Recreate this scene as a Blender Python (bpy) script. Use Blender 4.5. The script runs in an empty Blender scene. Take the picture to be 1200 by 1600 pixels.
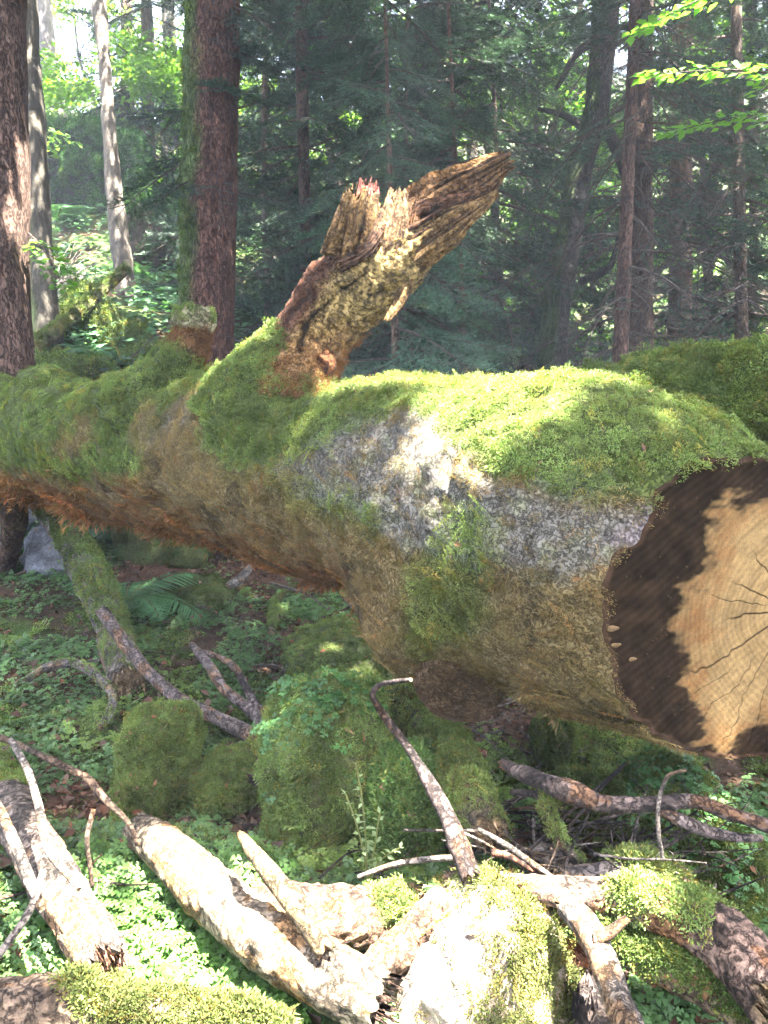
import bpy, math
import numpy as np

# ------------------------------------------------------------------ camera, sky, sun, exposure
SC = bpy.context.scene
COL = SC.collection
SUN = np.array([0.22, -0.15, 0.95]); SUN /= np.linalg.norm(SUN)
EXPOSURE = 5.35
SKY = 0.052
F = 1256.0                      # focal length in pixels of the 1200 x 1600 photograph
PITCH = math.radians(10.0)
CAM = np.array([0.0, 0.0, 1.6])
cam = bpy.data.cameras.new('camera')
cam.sensor_fit = 'VERTICAL'
cam.angle = 2 * math.atan(800.0 / F)
cam.clip_start = 0.05
cam.clip_end = 500
camo = bpy.data.objects.new('camera', cam)
camo.location = CAM
camo.rotation_euler = (math.radians(90) - PITCH, 0, 0)
COL.objects.link(camo)
SC.camera = camo

world = bpy.data.worlds.new('World')
SC.world = world
world.use_nodes = True
wn = world.node_tree
for n in list(wn.nodes):
    wn.nodes.remove(n)
wo = wn.nodes.new('ShaderNodeOutputWorld')
wb = wn.nodes.new('ShaderNodeBackground')
ws = wn.nodes.new('ShaderNodeTexSky')
ws.sky_type = 'NISHITA'
ws.sun_disc = False
ws.sun_elevation = math.asin(SUN[2])
ws.sun_rotation = math.atan2(SUN[0], SUN[1])
ws.air_density = 0.8
ws.dust_density = 5.0
ws.ozone_density = 0.4
wb.inputs['Strength'].default_value = SKY
wn.links.new(ws.outputs[0], wb.inputs['Color'])
wn.links.new(wb.outputs[0], wo.inputs['Surface'])

sl = bpy.data.lights.new('sun', 'SUN')
sl.energy = 5.0
sl.angle = math.radians(0.53)
sl.color = (1.0, 0.95, 0.86)
so = bpy.data.objects.new('sun', sl)
so.location = (3, 0, 20)
# a sun shines along its local -Z
ez = SUN
ex = np.cross([0, 1, 0], ez); ex /= np.linalg.norm(ex)
ey = np.cross(ez, ex)
from mathutils import Matrix, Vector
so.rotation_euler = Matrix(((ex[0], ey[0], ez[0]), (ex[1], ey[1], ez[1]), (ex[2], ey[2], ez[2]))).to_euler()
COL.objects.link(so)

SC.view_settings.view_transform = 'Standard'
SC.view_settings.look = 'None'
SC.view_settings.exposure = EXPOSURE
SC.view_settings.gamma = 1.0
SC.view_settings.use_curve_mapping = False
cy = SC.cycles
cy.use_denoising = True
cy.max_bounces = 5
cy.diffuse_bounces = 3
cy.glossy_bounces = 2
cy.transmission_bounces = 3
cy.transparent_max_bounces = 4
cy.sample_clamp_indirect = 4.0
cy.use_adaptive_sampling = True
cy.adaptive_threshold = 0.015
cy.caustics_reflective = False
cy.caustics_refractive = False

# ------------------------------------------------------------------ maths helpers
RNG = np.random.default_rng(11)
FWD = np.array([0, math.cos(PITCH), -math.sin(PITCH)])
UPV = np.array([0, math.sin(PITCH), math.cos(PITCH)])
RGT = np.array([1.0, 0, 0])

def nrm(v):
    v = np.asarray(v, float)
    return v / np.maximum(np.linalg.norm(v, axis=-1, keepdims=True), 1e-12)

def ray(px, py):
    return FWD + (px - 600.0) / F * RGT + (800.0 - py) / F * UPV

def P(px, py, d):
    """the point d metres deep along the line of sight of a photograph pixel"""
    return CAM + d * ray(px, py)

def proj(V):
    q = V - CAM
    d = np.maximum(q @ FWD, 1e-3)
    return 600 + F * (q @ RGT) / d, 800 - F * (q @ UPV) / d, d

def sstep(a, b, x):
    t = np.clip((np.asarray(x, float) - a) / (b - a), 0, 1)
    return t * t * (3 - 2 * t)

def _h(ix, iy, iz, seed):
    n = (ix * 0x8da6b343) ^ (iy * 0xd8163841) ^ (iz * 0xcb1ab31f) ^ (seed * 0x9E3779B1)
    n &= 0xFFFFFFFF
    n ^= n >> 13
    n = (n * 0x5bd1e995) & 0xFFFFFFFF
    n ^= n >> 15
    n = (n * 0x27d4eb2d) & 0xFFFFFFFF
    n ^= n >> 14
    return n.astype(np.float64) / 4294967295.0

def vnoise(p, seed=0):
    p = np.asarray(p, float)
    i = np.floor(p).astype(np.int64)
    f = p - i
    f = f * f * f * (f * (f * 6 - 15) + 10)
    x, y, z = i[..., 0], i[..., 1], i[..., 2]
    fx, fy, fz = f[..., 0], f[..., 1], f[..., 2]
    r = 0
    for dx in (0, 1):
        for dy in (0, 1):
            for dz in (0, 1):
                w = (fx if dx else 1 - fx) * (fy if dy else 1 - fy) * (fz if dz else 1 - fz)
                r = r + w * _h(x + dx, y + dy, z + dz, seed)
    return r * 2 - 1

def fbm(p, freq=1.0, octv=4, seed=0, gain=0.5):
    p = np.asarray(p, float)
    a, s, t = 1.0, 0.0, 0.0
    for k in range(octv):
        s = s + a * vnoise(p * freq + 17.3 * k, seed + k)
        t += a
        a *= gain
        freq *= 2.03
    return s / t

def catmull(P_, n):
    """n points along a smooth line through the rows of P_ (any number of columns)"""
    P_ = np.asarray(P_, float)
    m = len(P_)
    if m == 2:
        t = np.linspace(0, 1, n)[:, None]
        return P_[0] * (1 - t) + P_[1] * t
    seg = np.maximum(np.linalg.norm(np.diff(P_[:, :3], axis=0), axis=1), 1e-6)
    T = np.concatenate([[0], np.cumsum(np.sqrt(seg))])
    E = np.vstack([2 * P_[0] - P_[1], P_, 2 * P_[-1] - P_[-2]])
    TT = np.concatenate([[-(T[1] - T[0])], T, [2 * T[-1] - T[-2]]])
    fine = np.linspace(0, T[-1], 40 * m)
    k = np.clip(np.searchsorted(T, fine, side='right') - 1, 0, m - 2)
    p0, p1, p2, p3 = E[k], E[k + 1], E[k + 2], E[k + 3]
    t0, t1, t2, t3 = (TT[k + j][:, None] for j in range(4))
    t = fine[:, None]
    A1 = (t1 - t) / (t1 - t0) * p0 + (t - t0) / (t1 - t0) * p1
    A2 = (t2 - t) / (t2 - t1) * p1 + (t - t1) / (t2 - t1) * p2
    A3 = (t3 - t) / (t3 - t2) * p2 + (t - t2) / (t3 - t2) * p3
    B1 = (t2 - t) / (t2 - t0) * A1 + (t - t0) / (t2 - t0) * A2
    B2 = (t3 - t) / (t3 - t1) * A2 + (t - t1) / (t3 - t1) * A3
    C = (t2 - t) / (t2 - t1) * B1 + (t - t1) / (t2 - t1) * B2
    L = np.concatenate([[0], np.cumsum(np.linalg.norm(np.diff(C[:, :3], axis=0), axis=1))])
    s = np.linspace(0, L[-1], n)
    return np.stack([np.interp(s, L, C[:, c]) for c in range(C.shape[1])], axis=1)

# ------------------------------------------------------------------ mesh helpers
def link(o, parent=None):
    COL.objects.link(o)
    if parent is not None:
        o.parent = parent
    return o

def tag(o, label=None, cat=None, group=None, kind=None):
    if label: o['label'] = label
    if cat: o['category'] = cat
    if group: o['group'] = group
    if kind: o['kind'] = kind
    return o

def mesh_data(name, V, Q=None, T=None, mat=None, col=None, smooth=True):
    V = np.asarray(V, float)
    me = bpy.data.meshes.new(name)
    nq = 0 if Q is None else len(Q)
    nt = 0 if T is None else len(T)
    loops = np.concatenate([np.asarray(a, np.int64).ravel() for a in (Q, T) if a is not None and len(a)])
    starts = np.concatenate([np.arange(nq) * 4, nq * 4 + np.arange(nt) * 3])
    me.vertices.add(len(V)); me.vertices.foreach_set('co', V.ravel())
    me.loops.add(len(loops)); me.loops.foreach_set('vertex_index', loops.astype(np.int32))
    me.polygons.add(nq + nt); me.polygons.foreach_set('loop_start', starts.astype(np.int32))
    if smooth:
        me.polygons.foreach_set('use_smooth', np.ones(nq + nt, dtype=bool))
    me.update(calc_edges=True)
    if col is not None:
        a = me.color_attributes.new('col', 'FLOAT_COLOR', 'POINT')
        c = np.ones((len(V), 4)); c[:, :3] = np.clip(col, 0, 1)
        a.data.foreach_set('color', c.ravel())
    if mat is not None:
        me.materials.append(mat)
    return me

def mk(name, V, Q=None, T=None, mat=None, col=None, parent=None, smooth=True):
    return link(bpy.data.objects.new(name, mesh_data(name, V, Q, T, mat, col, smooth)), parent)

def empty(name, loc=(0, 0, 0), parent=None):
    o = bpy.data.objects.new(name, None)
    o.empty_display_size = 0.1
    o.location = loc
    return link(o, parent)

def at_base(o, loc):
    """parts are made in world coordinates: move the Empty to its base and hold its parts where they are"""
    o.location = loc
    for c in o.children:
        c.matrix_parent_inverse = Matrix.Translation(-Vector(loc))
    return o

class Geo:
    """collects pieces of geometry into one mesh"""
    def __init__(s):
        s.V, s.Q, s.T, s.C, s.n = [], [], [], [], 0
    def add(s, V, Q=None, T=None, col=(.5, .5, .5)):
        V = np.asarray(V, float)
        if Q is not None and len(Q): s.Q.append(np.asarray(Q) + s.n)
        if T is not None and len(T): s.T.append(np.asarray(T) + s.n)
        c = np.broadcast_to(np.asarray(col, float), (len(V), 3))
        s.V.append(V); s.C.append(c); s.n += len(V)
        return s
    def arrays(s):
        return (np.concatenate(s.V), np.concatenate(s.Q) if s.Q else None,
                np.concatenate(s.T) if s.T else None, np.concatenate(s.C))
    def build(s, name, mat, parent=None, smooth=True):
        V, Q, T, C = s.arrays()
        return mk(name, V, Q, T, mat, C, parent, smooth)

def grid_quads(nu, nt, wrap=True):
    i = np.arange(nu - 1)[:, None]
    j = np.arange(nt if wrap else nt - 1)[None, :]
    j2 = (j + 1) % nt
    return np.stack(np.broadcast_arrays(i * nt + j, i * nt + j2, (i + 1) * nt + j2, (i + 1) * nt + j), axis=-1).reshape(-1, 4)

def frames(C):
    T = nrm(np.gradient(C, axis=0))
    a = np.array([0, 0, 1.0]) if abs(T[0, 2]) < 0.9 else np.array([1.0, 0, 0])
    N = np.zeros_like(C)
    N[0] = nrm(a - T[0] * (a @ T[0]))
    for k in range(1, len(C)):
        v = N[k - 1] - T[k] * (N[k - 1] @ T[k])
        N[k] = nrm(v)
    return T, N, np.cross(T, N)

class Tube: pass

def tube(path, nu=40, nt=14, amp=0.06, freq=8.0, seed=0, flat=1.0, jag0=0.0, jag1=0.0, cap=True, fine=0.0):
    """a limb or log: path rows are (x, y, z, radius).  The ends are closed, straight or splintered"""
    C = catmull(path, nu)
    R = C[:, 3]; C = C[:, :3]
    T, N, B = frames(C)
    th = np.linspace(0, 2 * np.pi, nt, endpoint=False)
    ct, st = np.cos(th), np.sin(th)
    D = ct[None, :, None] * N[:, None] + flat * st[None, :, None] * B[:, None]
    V = C[:, None] + D * R[:, None, None]
    if amp:
        k = fbm(V.reshape(-1, 3), freq, 3, seed).reshape(nu, nt)
        V = V + D * (R[:, None] * amp * 2 * k)[..., None]
    if fine:
        k = fbm(V.reshape(-1, 3), freq * 6, 2, seed + 9).reshape(nu, nt)
        V = V + D * (R[:, None] * fine * k)[..., None]
    for end, jag in ((0, jag0), (-1, jag1)):
        if jag:
            k = vnoise(np.stack([ct * 3.1, st * 3.1, th * 0 + seed + end], 1) + 5, seed) + 0.8 * vnoise(np.stack([ct * 8, st * 8, th * 0], 1), seed + 3)
            w = np.linspace(0, 1, max(3, nu // 5)) ** 2
            sgn = 1 if end == -1 else -1
            for m in range(len(w)):
                idx = nu - len(w) + m if end == -1 else len(w) - 1 - m
                V[idx] += (sgn * jag * R[end] * w[m] * k)[:, None] * T[end]
    o = Tube()
    g_V = [V.reshape(-1, 3)]
    Q = [grid_quads(nu, nt)]
    u = [np.repeat(np.linspace(0, 1, nu), nt)]
    tt = [np.tile(th, nu)]
    iscap = [np.zeros(nu * nt)]
    n = nu * nt
    Tr = []
    if cap:
        for end in (0, -1):
            rim = V[end]
            c = rim.mean(0)
            sgn = 1 if end == -1 else -1
            prev = np.arange(nt) + (0 if end == 0 else (nu - 1) * nt)
            jg = jag0 if end == 0 else jag1
            # a duplicate rim keeps the edge crisp
            for s in (0.985, 0.6, 0.25):
                ring = c + (rim - c) * s
                d = (rim - c) @ T[end]
                ring = ring - (d * (1 - s) * 0.5)[:, None] * T[end]
                if jg:
                    ring = ring - sgn * jg * R[end] * 0.25 * (np.abs(vnoise(ring * 40, seed + 5)) * (1 - s) * 2)[:, None] * T[end]
                g_V.append(ring); cur = np.arange(nt) + n; n += nt
                q = np.stack([prev, np.roll(prev, -1), np.roll(cur, -1), cur], 1)
                Q.append(q if end == -1 else q[:, ::-1])
                u.append(np.full(nt, 1.0 if end == -1 else 0.0)); tt.append(th); iscap.append(np.full(nt, s))
                prev = cur
            g_V.append(c[None]); u.append(np.array([1.0 if end == -1 else 0.0])); tt.append(np.zeros(1)); iscap.append(np.full(1, .01))
            t = np.stack([prev, np.roll(prev, -1), np.full(nt, n)], 1)
            Tr.append(t if end == -1 else t[:, ::-1]); n += 1
    o.V = np.concatenate(g_V); o.Q = np.concatenate(Q)
    o.T = np.concatenate(Tr) if Tr else None
    o.u = np.concatenate(u); o.th = np.concatenate(tt); o.cap = np.concatenate(iscap)
    o.N = vnormals(o.V, o.Q, o.T)
    o.C, o.R, o.dir = C, R, T
    return o

def vnormals(V, Q, T=None):
    N = np.zeros_like(V)
    def acc(idx):
        n = np.cross(V[idx[:, 2]] - V[idx[:, 0]], V[idx[:, -1]] - V[idx[:, 1]] if idx.shape[1] == 4 else V[idx[:, 1]] - V[idx[:, 0]])
        if idx.shape[1] == 3: n = -n
        for k in range(idx.shape[1]):
            for c in range(3):
                N[:, c] += np.bincount(idx[:, k], n[:, c], len(V))
    if Q is not None and len(Q): acc(np.asarray(Q))
    if T is not None and len(T): acc(np.asarray(T))
    return nrm(N)

def sample(V, Q, T, dens, count, rng):
    """count random surface points, weighted by area and the vertex density"""
    tri = []
    if Q is not None and len(Q):
        Q = np.asarray(Q); tri += [Q[:, [0, 1, 2]], Q[:, [0, 2, 3]]]
    if T is not None and len(T): tri.append(np.asarray(T))
    tri = np.concatenate(tri)
    a = np.linalg.norm(np.cross(V[tri[:, 1]] - V[tri[:, 0]], V[tri[:, 2]] - V[tri[:, 0]]), axis=1)
    w = a * dens[tri].mean(1)
    cs = np.cumsum(w)
    if cs[-1] <= 0: return None
    k = np.searchsorted(cs, rng.random(count) * cs[-1])
    k = np.clip(k, 0, len(tri) - 1)
    r1, r2 = rng.random(count), rng.random(count)
    f = r1 + r2 > 1
    r1[f], r2[f] = 1 - r1[f], 1 - r2[f]
    b = np.stack([1 - r1 - r2, r1, r2], 1)
    return tri[k], b

def lerp_attr(A, s):
    tri, b = s
    A = np.asarray(A, float)
    if A.ndim == 1: return (A[tri] * b).sum(1)
    return (A[tri] * b[..., None]).sum(1)

def blades(p, d, side, L, W, col, bend, tip_col=None):
    """small tapered leaflets, two triangles each"""
    n = len(p)
    L = np.broadcast_to(L, n)[:, None]; W = np.broadcast_to(W, n)[:, None]
    m = p + d * L * 0.5 + bend * 0.2
    e = p + d * L + bend
    V = np.stack([p, m - side * W * .5, m + side * W * .5, e], 1).reshape(-1, 3)
    b = np.arange(n)[:, None] * 4
    T = np.concatenate([b + [0, 2, 1], b + [1, 2, 3]])
    tc = col if tip_col is None else tip_col
    C = np.stack([col * .75, col, col, tc], 1).reshape(-1, 3)
    return V, T, C

def eulers(Z, X):
    """XYZ angles that turn +z to Z and +x towards X"""
    Z = nrm(Z); Y = nrm(np.cross(Z, X)); X = np.cross(Y, Z)
    return np.stack([np.arctan2(Y[:, 2], Z[:, 2]), -np.arcsin(np.clip(X[:, 2], -1, 1)), np.arctan2(X[:, 1], X[:, 0])], 1)

LIB, GROUPS = {}, {}
def scatter(name, kind, p, rot, scl, col, parent=None, rng=None):
    """tiny uncountable pieces (moss sprigs, sorrel leaves): instances of a small library on points"""
    lib = LIB[kind]
    if kind not in GROUPS:
        ng = bpy.data.node_groups.new('scatter_' + kind, 'GeometryNodeTree')
        ng.interface.new_socket('Geometry', in_out='INPUT', socket_type='NodeSocketGeometry')
        ng.interface.new_socket('Geometry', in_out='OUTPUT', socket_type='NodeSocketGeometry')
        N, K = ng.nodes.new, ng.links.new
        gi, go = N('NodeGroupInput'), N('NodeGroupOutput')
        ip = N('GeometryNodeInstanceOnPoints'); jn = N('GeometryNodeJoinGeometry')
        for ob in lib:
            oi = N('GeometryNodeObjectInfo'); oi.inputs['Object'].default_value = ob
            oi.inputs['As Instance'].default_value = False
            gt = N('GeometryNodeGeometryToInstance')
            K(oi.outputs['Geometry'], gt.inputs[0]); K(gt.outputs[0], jn.inputs[0])
        K(jn.outputs[0], ip.inputs['Instance']); ip.inputs['Pick Instance'].default_value = True
        for nm, ty, sock in (('idx', 'INT', 'Instance Index'), ('rot', 'FLOAT_VECTOR', 'Rotation'), ('scl', 'FLOAT', 'Scale')):
            na = N('GeometryNodeInputNamedAttribute'); na.data_type = ty; na.inputs['Name'].default_value = nm
            K(na.outputs['Attribute'], ip.inputs[sock])
        K(gi.outputs[0], ip.inputs['Points']); K(ip.outputs[0], go.inputs[0])
        GROUPS[kind] = ng
    me = bpy.data.meshes.new(name)
    n = len(p)
    me.vertices.add(n); me.vertices.foreach_set('co', np.asarray(p, float).ravel())
    for nm, ty, key, val in (('idx', 'INT', 'value', np.asarray((rng or RNG).integers(0, len(lib), n), np.int32)), ('rot', 'FLOAT_VECTOR', 'vector', rot.ravel()), ('scl', 'FLOAT', 'value', np.asarray(scl, float))):
        me.attributes.new(nm, ty, 'POINT').data.foreach_set(key, val)
    c4 = np.ones((n, 4)); c4[:, :3] = np.clip(col, 0, 1)
    me.attributes.new('icol', 'FLOAT_COLOR', 'POINT').data.foreach_set('color', c4.ravel())
    me.update()
    o = link(bpy.data.objects.new(name, me), parent)
    md = o.modifiers.new('scatter', 'NODES'); md.node_group = GROUPS[kind]
    tag(o, kind='stuff')
    return o

def lib_piece(kind, V, T, C, mat):
    o = bpy.data.objects.new(kind + '_piece', mesh_data(kind + '_piece', V, None, T, M[mat], C, False))
    LIB.setdefault(kind, []).append(o)

def moss(o_arrays, dens, count, name='moss', parent=None, mat=None, L=(.008, .018), W=.004, col=None, lean=.8, droop=.3, rng=RNG, lenmul=None, kind='stuff', lift=-.001, clump=60, lib='moss', wide=False):
    V, Q, T, N = o_arrays
    count = max(60, int(count * MOSS_K * (.34 if wide else 1)))
    s = sample(V, Q, T, dens, count, rng)
    if s is None: return None
    p = lerp_attr(V, s); n = nrm(lerp_attr(N, s))
    cl = np.stack([vnoise(p * clump, 31), vnoise(p * clump, 32), vnoise(p * clump, 33)], 1)
    d = nrm(n + .45 * lean * (rng.normal(size=p.shape) * .5 + cl) + np.array([0, 0, -droop * .6]))
    ln = rng.uniform(L[0], L[1], len(p)) * (1 + .45 * vnoise(p * 22, 7)) * .85
    if lenmul is not None: ln = ln * lerp_attr(lenmul, s)
    if col is None: col = np.tile(MOSS_G, (len(V), 1))
    c = lerp_attr(col, s)
    c = c * (0.7 + .6 * rng.random(len(p)))[:, None] * (1 + .35 * vnoise(p * 16, 5) + .3 * vnoise(p * 5, 6))[:, None]
    # a few yellow and brown sprigs in every cushion
    br = rng.random(len(p)) < .10
    c[br] = c[br] * np.array([1.5, 1.05, .9])
    lib = 'dry_moss' if mat is not None and mat.name == 'dry_moss' else lib
    if wide: lib += '_wide'
    return scatter(name, lib, p + n * lift, eulers(d, rng.normal(size=p.shape)), ln, np.clip(c, .004, 1), parent, rng)
MOSS_K = .095

MOSS_G = np.array([.135, .182, .052])      # fresh green moss
MOSS_O = np.array([.185, .135, .052])        # dry ochre moss
MOSS_R = np.array([.20, .098, .036])       # rusty dead moss
MOSS_D = np.array([.035, .085, .022])      # dark wet moss
# ------------------------------------------------------------------ materials (all node based)
M = {}
def new_mat(name):
    m = bpy.data.materials.new(name)
    m.use_nodes = True
    nt = m.node_tree
    for n in list(nt.nodes): nt.nodes.remove(n)
    out = nt.nodes.new('ShaderNodeOutputMaterial')
    return m, nt, out

def surface_mat(name, rough=.85, bump=.6, scale=40, stretch=(1, 1, 1), dist=.01, contrast=.5, spec=.25, detail=8, scale2=None, ridge=False, crack=0, crack_w=.05, crack_d=.25):
    """colour attribute x noise, with noise relief"""
    m, nt, out = new_mat(name)
    N, L = nt.nodes.new, nt.links.new
    at = N('ShaderNodeVertexColor'); at.layer_name = 'col'
    geo = N('ShaderNodeTexCoord')
    mp = N('ShaderNodeMapping'); mp.inputs['Scale'].default_value = stretch
    L(geo.outputs['Object'], mp.inputs['Vector'])
    n1 = N('ShaderNodeTexNoise'); n1.inputs['Scale'].default_value = scale; n1.inputs['Detail'].default_value = detail; n1.inputs['Roughness'].default_value = .65
    L(mp.outputs[0], n1.inputs['Vector'])
    n2 = N('ShaderNodeTexNoise'); n2.inputs['Scale'].default_value = scale2 or scale * .17; n2.inputs['Detail'].default_value = 5
    L(mp.outputs[0], n2.inputs['Vector'])
    r1 = N('ShaderNodeMapRange'); r1.inputs[1].default_value = .3; r1.inputs[2].default_value = .7; r1.inputs[3].default_value = 1 - contrast; r1.inputs[4].default_value = 1 + contrast
    L(n1.outputs[0], r1.inputs[0])
    r2 = N('ShaderNodeMapRange'); r2.inputs[1].default_value = .3; r2.inputs[2].default_value = .7; r2.inputs[3].default_value = 1 - contrast * .6; r2.inputs[4].default_value = 1 + contrast * .6
    L(n2.outputs[0], r2.inputs[0])
    mu = N('ShaderNodeMath'); mu.operation = 'MULTIPLY'
    L(r1.outputs[0], mu.inputs[0]); L(r2.outputs[0], mu.inputs[1])
    ck = None
    if crack:
        # dark fissures: where a warped noise crosses its middle value
        vc = N('ShaderNodeTexNoise'); vc.inputs['Scale'].default_value = crack; vc.inputs['Detail'].default_value = 7; vc.inputs['Roughness'].default_value = .7; vc.inputs['Distortion'].default_value = .35
        L(mp.outputs[0], vc.inputs['Vector'])
        sb = N('ShaderNodeMath'); sb.operation = 'SUBTRACT'; sb.inputs[1].default_value = .5
        L(vc.outputs[0], sb.inputs[0])
        ab = N('ShaderNodeMath'); ab.operation = 'ABSOLUTE'; L(sb.outputs[0], ab.inputs[0])
        ck = N('ShaderNodeMapRange'); ck.inputs[1].default_value = 0; ck.inputs[2].default_value = crack_w; ck.inputs[3].default_value = crack_d; ck.inputs[4].default_value = 1
        L(ab.outputs[0], ck.inputs[0])
        m3 = N('ShaderNodeMath'); m3.operation = 'MULTIPLY'
        L(mu.outputs[0], m3.inputs[0]); L(ck.outputs[0], m3.inputs[1]); mu = m3
    vm = N('ShaderNodeVectorMath'); vm.operation = 'SCALE'
    L(at.outputs['Color'], vm.inputs[0]); L(mu.outputs[0], vm.inputs['Scale'])
    bs = N('ShaderNodeBsdfPrincipled')
    bs.inputs['Roughness'].default_value = rough
    bs.inputs['Specular IOR Level'].default_value = spec
    L(vm.outputs[0], bs.inputs['Base Color'])
    bp = N('ShaderNodeBump'); bp.inputs['Strength'].default_value = bump; bp.inputs['Distance'].default_value = dist
    hsrc = n1.outputs[0]
    if ridge:
        vo = N('ShaderNodeTexVoronoi'); vo.inputs['Scale'].default_value = scale * .5; vo.feature = 'DISTANCE_TO_EDGE'
        L(mp.outputs[0], vo.inputs['Vector'])
        ad = N('ShaderNodeMath'); ad.operation = 'ADD'
        L(n1.outputs[0], ad.inputs[0]); L(vo.outputs['Distance'], ad.inputs[1])
        hsrc = ad.outputs[0]
    if ck is not None:
        ad2 = N('ShaderNodeMath'); ad2.operation = 'ADD'
        L(hsrc, ad2.inputs[0]); L(ck.outputs[0], ad2.inputs[1]); hsrc = ad2.outputs[0]
    L(hsrc, bp.inputs['Height']); L(bp.outputs[0], bs.inputs['Normal'])
    L(bs.outputs[0], out.inputs['Surface'])
    M[name] = m
    return m

def leaf_mat(name, rough=.5, trans=.35, spec=.3, tint=(1.3, 1.45, .6), inst=False):
    """thin leaf: the colour attribute, reflecting and letting light through"""
    m, nt, out = new_mat(name)
    N, L = nt.nodes.new, nt.links.new
    at = N('ShaderNodeVertexColor'); at.layer_name = 'col'
    geo = N('ShaderNodeTexCoord')
    n1 = N('ShaderNodeTexNoise'); n1.inputs['Scale'].default_value = 9; n1.inputs['Detail'].default_value = 3
    L(geo.outputs['Object'], n1.inputs['Vector'])
    r1 = N('ShaderNodeMapRange'); r1.inputs[1].default_value = .3; r1.inputs[2].default_value = .7; r1.inputs[3].default_value = .75; r1.inputs[4].default_value = 1.25
    L(n1.outputs[0], r1.inputs[0])
    vm = N('ShaderNodeVectorMath'); vm.operation = 'SCALE'
    src = at.outputs['Color']
    if inst:
        ia = N('ShaderNodeAttribute'); ia.attribute_type = 'INSTANCER'; ia.attribute_name = 'icol'
        mm = N('ShaderNodeVectorMath'); mm.operation = 'MULTIPLY'
        L(src, mm.inputs[0]); L(ia.outputs['Color'], mm.inputs[1]); src = mm.outputs[0]
    L(src, vm.inputs[0]); L(r1.outputs[0], vm.inputs['Scale'])
    bs = N('ShaderNodeBsdfPrincipled'); bs.inputs['Roughness'].default_value = rough; bs.inputs['Specular IOR Level'].default_value = spec
    L(vm.outputs[0], bs.inputs['Base Color'])
    tr = N('ShaderNodeBsdfTranslucent')
    tm = N('ShaderNodeVectorMath'); tm.operation = 'MULTIPLY'; tm.inputs[1].default_value = tint
    L(vm.outputs[0], tm.inputs[0]); L(tm.outputs[0], tr.inputs['Color'])
    mx = N('ShaderNodeMixShader'); mx.inputs[0].default_value = trans
    L(bs.outputs[0], mx.inputs[1]); L(tr.outputs[0], mx.inputs[2]); L(mx.outputs[0], out.inputs['Surface'])
    M[name] = m
    return m

surface_mat('log_bark', .92, 1.0, 85, (1, 1, 1), .010, .32, .12, crack=60, crack_w=.05, crack_d=.45)
surface_mat('bark', .92, 1.0, 45, (1, 1, .35), .02, .45, .15, crack=26, crack_w=.05)
surface_mat('bark_fine', .88, 1.0, 110, (1, 1, 1), .007, .5, .2, crack=30, crack_w=.05)
surface_mat('far_bark', .92, 1.0, 22, (1, 1, .4), .04, .45, .15)
surface_mat('soil', .95, .9, 60, (1, 1, 1), .02, .5, .1)
surface_mat('rock', .9, .9, 60, (1, 1, 1), .012, .5, .2)
surface_mat('wood', .9, .5, 260, (1, 1, 1), .0015, .28, .05)
surface_mat('rotten_wood', .9, 1.0, 120, (1, 1, 1), .008, .55, .12, crack=30, crack_w=.04)
leaf_mat('moss', .85, .32, .1, (1.1, 1.2, .7), inst=True)
leaf_mat('dry_moss', .9, .22, .08, (1.1, 1.0, .7), inst=True)
leaf_mat('sorrel', .5, .38, .25, inst=True)
leaf_mat('spray', .5, .5, .25, (1.35, 1.5, .5), inst=True)
leaf_mat('leaf', .5, .38, .25)
leaf_mat('beech_leaf', .5, .5, .25, (1.35, 1.5, .5))
leaf_mat('canopy_leaf', .6, .28, .15, (1.1, 1.3, .6))
leaf_mat('needle', .6, .18, .2, (1.1, 1.2, .8))
leaf_mat('litter', .75, .15, .15, (1.2, 1.0, .6))

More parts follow.
